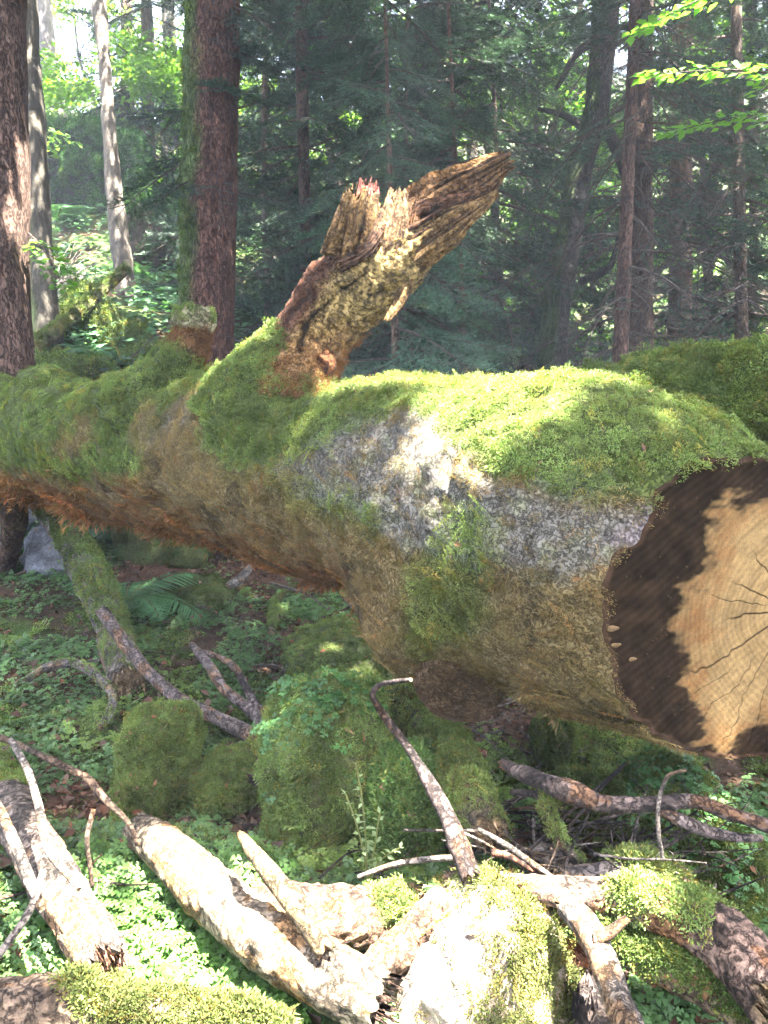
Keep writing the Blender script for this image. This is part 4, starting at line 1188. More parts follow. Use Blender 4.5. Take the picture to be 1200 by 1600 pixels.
    fallen('branch', 'straight bleached branch sloping over dark sorrel', [(300, 1008, .22, 6), (328, 1042, .20, 8), (352, 1078, .16, 8), (390, 1108, .11, 10), (424, 1146, .06, 11)], 'violet', 73, 60, 12, amp=.08)
    fallen('branch', 'bent bleached branch beside the straight one', [(312, 1018, .22, 5), (345, 1028, .21, 5), (368, 1044, .19, 6), (392, 1088, .12, 6), (432, 1138, .06, 6)], 'violet', 74, 60, 10, amp=.08)
    fallen('branch', 'arched dark branch in the sorrel left of the long grey branch', [(45, 1060, .06, 6), (80, 1040, .14, 7), (120, 1038, .17, 7), (155, 1060, .17, 7), (176, 1090, .13, 7), (168, 1120, .08, 7), (155, 1138, .03, 6)], 'grey', 75, 80, 12, amp=.1, moss_n=700)
    fallen('branch', 'thin mossy root climbing the litter bank behind the trunk', [(424, 990, .03, 7), (428, 955, .03, 7), (436, 935, .03, 6), (468, 912, .03, 4)], (.07, .06, .03), 76, 50, 10, moss_n=2600, mossc=MOSS_G * .8)
    fallen('branch', 'dead stick lying across the leaf litter bank', [(540, 935, .06, 4), (565, 960, .06, 5), (600, 985, .06, 5)], 'grey', 77, 30, 8)
    fallen('branch', 'small grey root snag on the litter bank', [(355, 918, .10, 7), (375, 905, .12, 8), (388, 890, .16, 6), (395, 880, .18, 4)], 'grey', 78, 30, 10)
    fallen('branch', 'dark stub poking from the left side of the tall boulder', [(385, 1216, .10, 7), (405, 1222, .10, 8), (425, 1226, .10, 8)], 'dark', 79, 20, 10)
    fallen('branch', 'rotten bark slab leaning on the side of the tall boulder', [(428, 1145, .30, 12), (418, 1175, .24, 16), (420, 1210, .16, 15)], (.07, .035, .025), 80, 26, 14)
    fallen('twig', 'slender pale twig reaching from the herb to the leaning rod', [(560, 1370, .16, 3), (610, 1352, .19, 4), (655, 1344, .21, 5), (735, 1338, .24, 4)], 'pale', 81, 50, 8, 'twig')
    fallen('twig', 'orange barked twig bent over behind the sunlit boulder', [(768, 1332, .28, 6), (795, 1338, .28, 5), (825, 1356, .26, 4), (850, 1372, .24, 3)], 'red', 82, 40, 8, 'twig')
    fallen('twig', 'straight dark stick poking left out of the leaning rod', [(632, 1297, .28, 2.5), (700, 1298, .28, 2.5), (745, 1298, .28, 3)], 'dark', 83, 20, 6, 'twig')
    fallen('twig', 'long grey stick from the leaning rod into the wood pile', [(748, 1296, .29, 4), (790, 1320, .28, 5), (830, 1348, .27, 5), (865, 1372, .25, 4)], 'grey', 84, 40, 8, 'twig')
    fallen('twig', 'thin hooked twig arching up before the twisted branch', [(1072, 1203, .44, 2.5), (1045, 1212, .43, 3), (1032, 1240, .40, 3), (1028, 1290, .34, 3.5), (1036, 1345, .26, 3)], 'grey', 85, 50, 8, 'twig')
    fallen('twig', 'broken chip of red wood lying on the moss near the knot', [(700, 1168, .10, 4), (730, 1172, .10, 6), (758, 1178, .10, 6)], 'red', 86, 20, 8, 'twig')
    rng = np.random.default_rng(88)
    def stick(a, b, ang, ln, l0, l1, rpx, label, c, seed, group):
        A, d0 = ground_hit(a - math.cos(ang) * ln / 2, b + math.sin(ang) * ln * .5, l0)
        B, d1 = ground_hit(a + math.cos(ang) * ln / 2, b - math.sin(ang) * ln * .5, l1)
        v = B - A
        mv = np.array([.4, .2, .9]) * rng.normal(0, .04) * np.linalg.norm(v)
        pts = np.array([list(A) + [rpx * d0 / F], list(A + v * .3 + mv + rng.normal(0, .008, 3)) + [rpx * d0 / F * .85], list(A + v * .65 + mv + rng.normal(0, .010, 3)) + [rpx * d0 / F * .65], list(B) + [rpx * d1 / F * .35]])
        root, t = fallen('twig', label, None, c, seed, 22, 6, 'twig', group=group, amp=.10, path=pts)
        for _ in range(2):
            k = rng.integers(6, 18); q = t.C[k]; e = q + nrm(t.dir[k] + rng.normal(0, .6, 3)) * np.linalg.norm(v) * rng.uniform(.15, .35)
            ts = tube(np.array([list(q) + [t.R[k] * .6], list((q + e) / 2 + rng.normal(0, .006, 3)) + [t.R[k] * .45], list(e) + [t.R[k] * .2]]), 8, 5, .05)
            o = mk('side_shoot', ts.V, ts.Q, ts.T, M['bark_fine'], np.tile(np.asarray(BARKC[c]), (len(ts.V), 1)), root)
            o.matrix_parent_inverse = Matrix.Translation(-root.location)
    for i in range(78):
        ang = rng.uniform(-.5, .7) if i % 3 else rng.uniform(1.0, 2.0)
        stick(rng.uniform(770, 1170), rng.uniform(1255, 1375), ang, rng.uniform(90, 300) * (1 if i % 3 else .55), rng.uniform(.04, .22), rng.uniform(.08, .30), rng.uniform(1.6, 3.4), ('thin dark twig' if i % 4 else 'thin pale grey twig') + ' in the brushwood tangle behind the wood pile', 'dark' if i % 4 else 'grey', 300 + i, 'brushwood tangle behind the wood pile')
    for i in range(20):
        stick(rng.uniform(640, 1000), rng.uniform(1085, 1190), rng.uniform(-.6, .6), rng.uniform(60, 170), .02, rng.uniform(.03, .14), rng.uniform(1.6, 3), ('thin grey twig' if i % 2 else 'thin brown twig') + ' on the sorrel beneath the trunk', 'grey' if i % 2 else 'brown', 150 + i, 'twigs on the floor beneath the trunk')
    for i in range(18):
        stick(rng.uniform(20, 620), rng.uniform(890, 1060), rng.uniform(-.5, .5), rng.uniform(40, 120), .02, rng.uniform(.03, .10), rng.uniform(1.5, 2.8), ('thin grey twig' if i % 2 else 'thin brown twig') + ' on the leaf litter bank behind the trunk', 'grey' if i % 2 else 'brown', 180 + i, 'twigs on the litter bank')
    for i in range(16):
        stick(rng.uniform(20, 640), rng.uniform(1200, 1420), rng.uniform(-.9, .9), rng.uniform(60, 160), .02, rng.uniform(.03, .12), rng.uniform(1.8, 3.2), ('thin brown twig' if i % 2 else 'thin blackish twig') + ' in the undergrowth around the sunlit logs', 'brown' if i % 2 else 'dark', 210 + i, 'twigs around the sunlit logs')
place_wood()
# ------------------------------------------------------------------ standing trees
def spruce_branch(L, seed, droop=.35, dead=False):
    """one flat conifer branch along +x: axis, side twigs and needles"""
    r = np.random.default_rng(seed)
    g = Geo()
    wood = np.array([.075, .055, .045]); 
    def stick(a, b, w0, w1, col=wood, sag=.0):
        d = b - a; s1 = nrm(np.cross(d, [0, 0, 1.0])); s2 = nrm(np.cross(d, s1))
        m = (a + b) / 2 - np.array([0, 0, sag])
        ring = []
        for q, w in ((a, w0), (m, (w0 + w1) / 2), (b, w1)):
            ring += [q + s1 * w, q + s2 * w * .9 - s1 * w * .5, q - s2 * w * .9 - s1 * w * .5]
        g.add(np.array(ring), grid_quads(3, 3), None, col)
    ax = lambda x: np.array([x, .03 * math.sin(x * 5 + seed), -droop * x * x / L * (1 if dead else .9) + .10 * max(0, x - .6 * L)])
    xs = np.linspace(0, L, 7)
    for a, b in zip(xs[:-1], xs[1:]): stick(ax(a), ax(b), .011 * (1 - a / L) + .002, .011 * (1 - b / L) + .002)
    x = .12 * L
    nv, nT, nc = [], [], []
    while x < L * .98:
        for sgn in (-1, 1):
            if r.random() < (.45 if dead else .12): continue
            tl = (.10 + .42 * (1 - x / L) ** .8 * min(1, x / (.25 * L))) * L * r.uniform(.6, 1.1) * (.7 if dead else 1)
            a0 = math.radians(r.uniform(45, 65))
            dirv = nrm(np.array([math.cos(a0), sgn * math.sin(a0), r.uniform(-.35, .05)]))
            p0 = ax(x); p1 = p0 + dirv * tl + np.array([0, 0, -.18 * tl])
            stick(p0, p1, .0035, .0012, sag=-.02 * tl)
            subs = [(p0, p1, tl)]
            if tl > .16 and not dead:
                for f in (.35, .55, .75):
                    for s2 in (-1, 1):
                        a1 = a0 * sgn + s2 * math.radians(45)
                        q0 = p0 + (p1 - p0) * f
                        l2 = tl * .35 * r.uniform(.6, 1.2)
                        q1 = q0 + np.array([math.cos(a1), math.sin(a1), -.2]) * l2
                        subs.append((q0, q1, l2))
            if dead:
                for f in (.4, .7):
                    q0 = p0 + (p1 - p0) * f
                    q1 = q0 + nrm(r.normal(size=3) + np.array([.6, 0, -.3])) * tl * .35
                    stick(q0, q1, .0018, .0008)
                if r.random() < .85: continue
            for (q0, q1, l2) in subs:
                n = max(2, int(l2 / .011))
                t = np.linspace(.05, 1, n)
                base = q0 + (q1 - q0) * t[:, None]
                d = nrm(q1 - q0)
                for sd in (-1, 1, .3):
                    sv = nrm(np.cross(d, [0, 0, 1.0])) * sd
                    nd = nrm(d * .55 + sv * .85 + r.normal(size=(n, 3)) * .22 + np.array([0, 0, .12]))
                    ln = r.uniform(.018, .030, n)[:, None]
                    w = nrm(np.cross(nd, [0, 0, 1.0] + r.normal(size=(n, 3)) * .4)) * .0034
                    nv.append(np.stack([base - w, base + w, base + nd * ln], 1).reshape(-1, 3))
                    cc = np.array([.032, .062, .036]) * r.uniform(.6, 1.5) * (1 + .25 * r.normal(size=(n, 1)))
                    nc.append(np.repeat(np.clip(cc, .005, 1), 3, 0))
        x += r.uniform(.045, .075)
    if nv:
        V = np.concatenate(nv); g2 = (V, np.arange(len(V)).reshape(-1, 3), np.concatenate(nc))
    else: g2 = None
    return g.arrays(), g2

def branch_meshes(L, seed, droop, dead=False):
    (wv, wq, wt, wc), nd = spruce_branch(L, seed, droop, dead)
    out = []
    for tone in (.8, 1.05, 1.6):
        if nd is None:
            me = mesh_data('branch', wv, wq, None, M['bark_fine'], wc * 1.25)
        else:
            V = np.concatenate([wv, nd[0]]); C = np.concatenate([wc * (1.25 if dead else 1), nd[2] * tone])
            me = mesh_data('branch', V, wq, nd[1] + len(wv), M['bark_fine'], C, False)
            me.materials.append(M['needle'])
            idx = np.zeros(len(wq) + len(nd[1]), np.int32); idx[len(wq):] = 1
            me.polygons.foreach_set('material_index', idx)
        out.append(me)
    return out
LIVE = [branch_meshes(1.0, s, d) for s, d in ((1, .25), (2, .4), (3, .55), (4, .3), (5, .7), (6, .15))]
DEAD = [branch_meshes(1.0, s, d, True) for s, d in ((11, .3), (12, .5), (13, .15), (14, .7), (15, .4))]

def trunk_tube(rows, seed, nt=26, amp=.05, nu=60, freq=3, fine=.03, flare=True):
    t = tube(np.array(rows), nu, nt, amp, freq, seed, fine=fine, cap=True)
    return t

def tree_rows(top, bot, depth, w0, w1, extra=3.0, lean=None, ground=True, mids=()):
    """trunk line from photograph columns: top/bot = (px, py); widths in px; the trunk goes on above the frame"""
    pts = [(bot[0], bot[1], w1)] + [m for m in mids] + [(top[0], top[1], w0)]
    rows = [list(P(a, b, depth)) + [w / 2 * depth / F] for a, b, w in pts]
    b0 = np.array(rows[0][:3])
    g = hgt(b0[0], b0[1])
    if ground:
        r0 = rows[0][3]
        d = nrm(np.array(rows[0][:3]) - np.array(rows[1][:3]))
        if b0[2] > g:
            s = (b0[2] - g + .1) / max(-d[2], .3)
            rows.insert(0, list(b0 + d * s) + [r0 * 1.35])
    d = np.array(rows[-1][:3]) - np.array(rows[-2][:3]); d = nrm(d)
    rows.append(list(np.array(rows[-1][:3]) + d * extra) + [rows[-1][3] * .75])
    return rows

CROWN_TREES = []
def conifer(label, rows, col, seed, live=(0, 0, 0, 1.0), dead=(0, 0, 0, 1.0), name='spruce_tree', barkmat='bark', nt=24, mosscol=None, moss_n=0, tint=1.0, group=None, side=None, amp=.05):
    """live / dead: (how many, lowest z, highest z, length)"""
    r = np.random.default_rng(seed)
    t = trunk_tube(rows, seed, nt, amp)
    k = fbm(t.V * np.array([1, 1, .4]), 14, 3, seed)
    c = np.asarray(col) * (1 + .5 * k)[:, None]
    if mosscol is not None:
        mk_ = sstep(.1, .5, -t.N[:, 0] * .9 + .45 * fbm(t.V, 3, 3, seed + 1) + .1)
        c = c * (1 - mk_)[:, None] + np.asarray(mosscol) * (1 + .4 * k)[:, None] * mk_[:, None]
    root = empty(name)
    tr = mk('trunk', t.V, t.Q, t.T, M[barkmat], c, root)
    if mosscol is not None and moss_n:
        moss((t.V, t.Q, t.T, t.N), mk_, moss_n, 'moss', tr, None, (.015, .035), .009, np.tile(np.asarray(mosscol) * 1.2, (len(t.V), 1)), .9, .4, r)
    for lib, (n, z0, z1, L), nm in ((LIVE, live, 'branch'), (DEAD, dead, 'dead_branch')):
        for i in range(n):
            z = z0 + (z1 - z0) * (i + r.random()) / n
            kx = np.argmin(np.abs(t.C[:, 2] - z)); c0 = t.C[kx]
            az = r.uniform(0, 2 * np.pi) if side is None else math.radians(r.normal(side[0], side[1]))
            el = r.uniform(-.35, .12) if nm == 'branch' else r.uniform(-.5, .05)
            s = L * r.uniform(.6, 1.15) * (1 - .25 * (i / n))
            ca, sa, ce, se = math.cos(az), math.sin(az), math.cos(el), math.sin(el)
            R = np.array([[ca * ce, -sa, -ca * se], [sa * ce, ca, -sa * se], [se, 0, ce]])
            roll = r.normal(0, .35); cr, sr = math.cos(roll), math.sin(roll)
            R = R @ np.array([[1, 0, 0], [0, cr, -sr], [0, sr, cr]]) * s
            tone = 0 if tint < .95 else (1 if tint < 1.3 else 2)
            o = bpy.data.objects.new(nm, lib[r.integers(len(lib))][tone]); link(o, root)
            o.matrix_basis = Matrix([[R[0, 0], R[0, 1], R[0, 2], c0[0]], [R[1, 0], R[1, 1], R[1, 2], c0[1]], [R[2, 0], R[2, 1], R[2, 2], c0[2]], [0, 0, 0, 1]])
    tag(root, label, 'tree', group)
    at_base(root, tuple(t.C[0]))
    CROWN_TREES.append((root, t))
    return root, t

def leaf_cloud(centers, radii, n, L, col, rng, flat=.5, mat='beech_leaf', name='leaves', parent=None, down=.3, shell=False):
    """leaves gathered in sprays around centres"""
    centers = np.asarray(centers, float); radii = np.broadcast_to(np.asarray(radii, float), len(centers))
    w = radii ** 2; w = w / w.sum()
    n = n // 9
    k = rng.choice(len(centers), n, p=w)
    q = rng.normal(size=(n, 3)); q = nrm(q) * rng.random((n, 1)) ** (1 / 2.4)
    q[:, 2] *= flat
    p = centers[k] + q * radii[k][:, None]
    # sprays: leaves lie in tilted layers
    lay = .09
    p[:, 2] = np.round(p[:, 2] / lay + .6 * vnoise(p * 2.3, 3)) * lay + rng.normal(0, .012, n)
    nn = nrm(np.stack([rng.normal(0, .38, n), rng.normal(0, .38, n), np.ones(n)], 1))
    up = nrm(np.stack([rng.normal(size=n), rng.normal(size=n), rng.normal(size=n) * .2 - down], 1))
    c = np.asarray(col) * (1 + .2 * rng.normal(size=(n, 1))) * (1 + .35 * vnoise(p * 1.6, 9))[:, None]
    l = rng.uniform(L[0], L[1], n)
    return scatter(name, 'spray', p, eulers(nn, up), l, np.clip(c, .004, 1), parent, rng)

BR = (.085, .05, .036)      # warm brown spruce bark
def stand():
    rows = tree_rows((-22, 0), (-14, 640), 6.6, 116, 134, 5)
    conifer('thick brown spruce trunk with a sunlit edge behind the far end of the log', rows, (.12, .074, .055), 201, nt=64, amp=.03, dead=(6, 1.5, 6, .35))
    rows = tree_rows((36, 0), (62, 430), 9.5, 40, 46, 4, mids=[(54, 300, 44), (46, 150, 42)])
    conifer('crooked mossy trunk close behind the thick brown spruce', rows, (.065, .057, .045), 202, mosscol=(.10, .13, .04), moss_n=2500, name='mossy_tree', barkmat='far_bark', amp=.10)
    rows = tree_rows((66, 0), (92, 222), 24, 26, 31, 5, mids=[(77, 100, 27)])
    conifer('smooth leaning violet grey trunk far up the slope', rows, (.11, .09, .09), 203, name='beech_tree', barkmat='far_bark', amp=.02)
    rows = tree_rows((157, 30), (197, 452), 12.2, 22, 34, 1.0, mids=[(188, 380, 30), (178, 300, 26), (168, 170, 20), (163, 90, 19)])
    conifer('slender pale trunk with peeling bark and a fork on top', rows, (.095, .08, .066), 204, name='birch_tree', barkmat='far_bark', amp=.10)
    rows = tree_rows((143, -10), (160, 62), 12.2, 12, 16, 4, ground=False)
    t = tube(np.array(rows), 30, 14, .08, 4, 205)
    b = CROWN_TREES[-1][0]
    o = mk('limb', t.V, t.Q, t.T, M['far_bark'], np.tile(np.array([.22, .17, .15]), (len(t.V), 1)), b); o.matrix_parent_inverse = Matrix.Translation(-b.location)
    rows = tree_rows((198, -20), (198, 150), 27, 18, 20, 6)
    conifer('distant brown trunk beyond the slender forked tree', rows, (.14, .09, .075), 206, barkmat='far_bark')
    rows = tree_rows((333, 0), (320, 590), 8.2, 84, 94, 5, mids=[(327, 300, 86)])
    conifer('broad reddish brown spruce with mossy left flank behind the log', rows, (.115, .055, .037), 207, nt=72, amp=.03, mosscol=(.065, .095, .022), moss_n=14000, live=(10, 3.2, 6.0, 1.3), dead=(12, 2.0, 5.5, .9), tint=.8)
    rows = tree_rows((469, 0), (483, 620), 10.5, 19, 23, 5)
    conifer('slim brown spruce between the broad spruce and the broken limb', rows, BR, 208, live=(34, 1.8, 7.5, 1.7), dead=(14, 1.6, 4, 1.0))
    rows = tree_rows((521, 0), (528, 560), 16, 30, 34, 5)
    conifer('pale far trunk seen above the splintered stub', rows, (.20, .16, .14), 209, barkmat='far_bark', live=(24, 3, 9, 2.0))
    rows = tree_rows((604, 90), (620, 620), 7.0, 6, 14, 1.2)
    conifer('young fir with fresh green boughs standing behind the broken limb', rows, (.13, .085, .06), 210, name='fir_tree', live=(46, 1.6, 5.6, 1.15), dead=(8, 1.5, 2.6, .7), tint=1.45, nt=14)
    rows = tree_rows((693, 0), (706, 600), 13.5, 27, 32, 5)
    conifer('grey brown spruce right of the broken limb tip', rows, (.15, .11, .10), 211, barkmat='far_bark', live=(36, 1.4, 8.5, 1.9), dead=(16, 1.5, 6, 1.3))
    rows = tree_rows((714, 300), (728, 600), 8.6, 7, 12, 2.0)
    conifer('thin reddish spruce pole hung with bare grey twigs', rows, (.15, .08, .06), 212, live=(16, 2.2, 5, 1.2), dead=(34, 1.2, 4.4, 1.2), nt=12)
    rows = tree_rows((947, 0), (862, 585), 9.4, 42, 48, 4, mids=[(868, 500, 44), (884, 400, 40), (905, 270, 38), (930, 180, 38), (938, 120, 38)])
    conifer('dark crooked beech trunk leaning right behind the log', rows, (.060, .052, .045), 213, name='beech_tree', nt=36, amp=.06, mosscol=(.05, .07, .025), moss_n=2500)
    b = CROWN_TREES[-1][0]
    for rws in ([(940, 185, 9.4, 11), (955, 215, 9.35, 10), (968, 245, 9.3, 9), (985, 300, 9.2, 6)], [(935, 60, 9.4, 8), (900, 85, 9.3, 6), (875, 130, 9.2, 4), (868, 140, 9.2, 3)], [(905, 440, 9.4, 6), (950, 420, 9.2, 5), (966, 370, 9.1, 3)], [(925, 210, 9.4, 7), (880, 180, 9.5, 5), (840, 170, 9.5, 3)]):
        t = tube(ppath(rws), 30, 10, .08, 6, 3)
        o = mk('limb', t.V, t.Q, t.T, M['bark_fine'], np.tile(np.array([.045, .038, .034]), (len(t.V), 1)), b); o.matrix_parent_inverse = Matrix.Translation(-b.location)
    rows = tree_rows((993, 0), (968, 590), 7.6, 17, 26, 4)
    conifer('slim reddish spruce standing just in front of a thicker one', rows, (.095, .05, .036), 214, dead=(40, 1.2, 5.2, 1.35), live=(8, 4.0, 6, 1.3), nt=22)
    rows = tree_rows((1008, 0), (997, 590), 8.8, 26, 48, 4)
    conifer('thicker brown spruce half hidden behind the slim reddish one', rows, (.075, .044, .03), 215, dead=(34, 1.2, 6.0, 1.6), live=(14, 3.0, 7, 1.6), nt=28)
    rows = tree_rows((1066, 0), (1062, 600), 11.5, 30, 42, 4)
    conifer('brown spruce hidden behind bare drooping branches', rows, (.14, .085, .06), 216, barkmat='far_bark', dead=(46, 1.2, 7, 1.9), live=(30, 2.0, 8, 1.9), tint=.8)
    rows = tree_rows((1150, 0), (1160, 600), 9.5, 16, 22, 4)
    conifer('spruce pole with long bare drooping boughs at the right edge', rows, (.11, .075, .055), 217, dead=(60, 1.2, 5.5, 1.9), live=(12, 3.2, 7, 1.5), tint=.8, nt=16)
    # filler spruces deeper in the stand
    rf = np.random.default_rng(77)
    fill = [(420, 13, 14, 'dense young spruce left of the slim brown spruce'), (565, 11.5, 12, 'dark young spruce close behind the splintered stub'), (655, 10, 10, 'dark young spruce under the tip of the broken limb'), (770, 11, 12, 'blue grey young spruce left of the crooked beech'),
            (820, 15, 18, 'slender spruce deep between pole and crooked beech'), (1110, 14, 22, 'shadowy spruce behind the bare drooping boughs'), (1215, 12, 22, 'dense spruce beyond the right edge of the clearing'), (250, 19, 24, 'dark spruce on the slope between pale tree and broad spruce'), (880, 19, 24, 'tall spruce far behind the crooked beech'), (385, 21, 26, 'tall dark spruce up the slope beside the broad one')]
    for i, (px, d, w, lab) in enumerate(fill):
        q = P(px, 560, d); g = float(hgt(q[0], q[1]))
        base = np.array([q[0], q[1], g - .1])
        w = w * .6
        rows = [list(base) + [w / 2 * d / F * 1.2], list(base + [rf.normal(0, .1), rf.normal(0, .1), 3.5]) + [w / 2 * d / F], list(base + [rf.normal(0, .25), 0, 9.0]) + [w / 2 * d / F * .5]]
        conifer(lab, rows, (.11, .075, .06), 230 + i, barkmat='far_bark', live=(64, g + .6, g + 8.0, 1.7 + .04 * d), dead=(10, g + .4, g + 3, 1.2), tint=rf.uniform(.8, 1.2), nt=14)
stand()
# ------------------------------------------------------------------ far woods, undergrowth, litter, ferns, herbs
def far_woods():
    r = np.random.default_rng(301)
    c, rad = [], []
    for i in range(420):
        d = r.uniform(15, 42)
        px = r.uniform(-80, 1280); 
        z = r.uniform(.3, 13)
        q = CAM + d * np.array([(px - 600) / F, 1.0, 0])
        g = float(hgt(q[0], q[1]))
        c.append([q[0], q[1], g + z]); rad.append(r.uniform(.7, 1.9))
    o = leaf_cloud(c, rad, 95000, (.09, .17), (.10, .19, .035), r, .45, name='far_foliage')
    tag(o, 'sunlit leaves of the far deciduous woods', 'foliage', kind='stuff')
    # beeches between the spruces, in the middle distance
    spots = [(845, 250, 12.5, 1.7, (.09, .20, .04), 'beech with fresh green leaves behind the crooked dark trunk'), (760, 130, 12, 1.5, (.085, .19, .04), 'beech with layered green sprays right of the young fir'),
             (930, 420, 14, 1.6, (.09, .20, .04), 'low beech thicket between crooked trunk and reddish spruce'), (1110, 330, 12, 1.4, (.09, .19, .04), 'leafy beech behind the bare drooping boughs'), (240, 110, 17, 2.2, (.10, .19, .035), 'bright leafy tree up the slope behind the pale trunk'),
             (120, 90, 27, 3.2, (.13, .21, .035), 'sunny leafy tree beyond the leaning violet trunk'), (1190, 120, 12, 1.6, (.10, .20, .03), 'sunlit beech at the right edge of the stand')]
    for i, (px, py, d, s, col, lab) in enumerate(spots):
        q = P(px, py, d)
        g = float(hgt(q[0], q[1]))
        root = empty('beech_tree')
        rows = [[q[0] + .5, q[1] + .6, g - .1, .09], [q[0] + .3, q[1] + .5, (g + q[2]) / 2, .07], [q[0], q[1] + .3, max(q[2], g + 1.5), .05], [q[0] - .1, q[1] + .3, max(q[2], g + 1.5) + s * 1.4, .02]]
        t = tube(np.array(rows), 30, 10, .06, 4, 300 + i)
        mk('trunk', t.V, t.Q, t.T, M['far_bark'], np.tile(np.array([.09, .08, .07]), (len(t.V), 1)), root)
        cs = q + r.normal(size=(16, 3)) * s * np.array([.8, .5, .75])
        cs[:, 2] = np.maximum(cs[:, 2], g + .4)
        lf = leaf_cloud(cs, r.uniform(.3, .6, 16) * s, int(2600 * s), (.055, .10) if d < 16 else (.10, .17), col, r, .4, parent=root, name='leaves'); tag(lf, kind='stuff')
        gb = Geo()
        for c_ in cs:
            tb = tube(np.array([list(rows[2][:3]) + [.018], list((np.array(rows[2][:3]) + c_) / 2 + [0, 0, .15]) + [.012], list(c_) + [.004]]), 8, 5, 0, cap=False)
            gb.add(tb.V, tb.Q, None, (.08, .07, .06))
        lb = gb.build('limbs', M['bark_fine'], root); tag(lb, kind='stuff')
        tag(root, lab, 'tree'); at_base(root, tuple(rows[0][:3]))
far_woods()

def litter_mask(x, y):
    k2 = fbm(np.stack([x, y, 0 * x], -1), 9, 3, 6)
    lit = np.zeros(len(x))
    for (a, b, ra, rb) in LITTER:
        lit = np.maximum(lit, 1 - sstep(.6, 1.2, np.hypot((x - a) / ra, (y - b) / rb) + .35 * k2))
    return lit

def view_points(n, dmin, dmax, r, pw=1.0, margin=.1):
    """points on the ground spread over what the camera sees"""
    d = dmin + (dmax - dmin) * r.random(n) ** pw
    x = (r.random(n) * 2 - 1) * (d * (600 / F + margin) + .15)
    return x, d

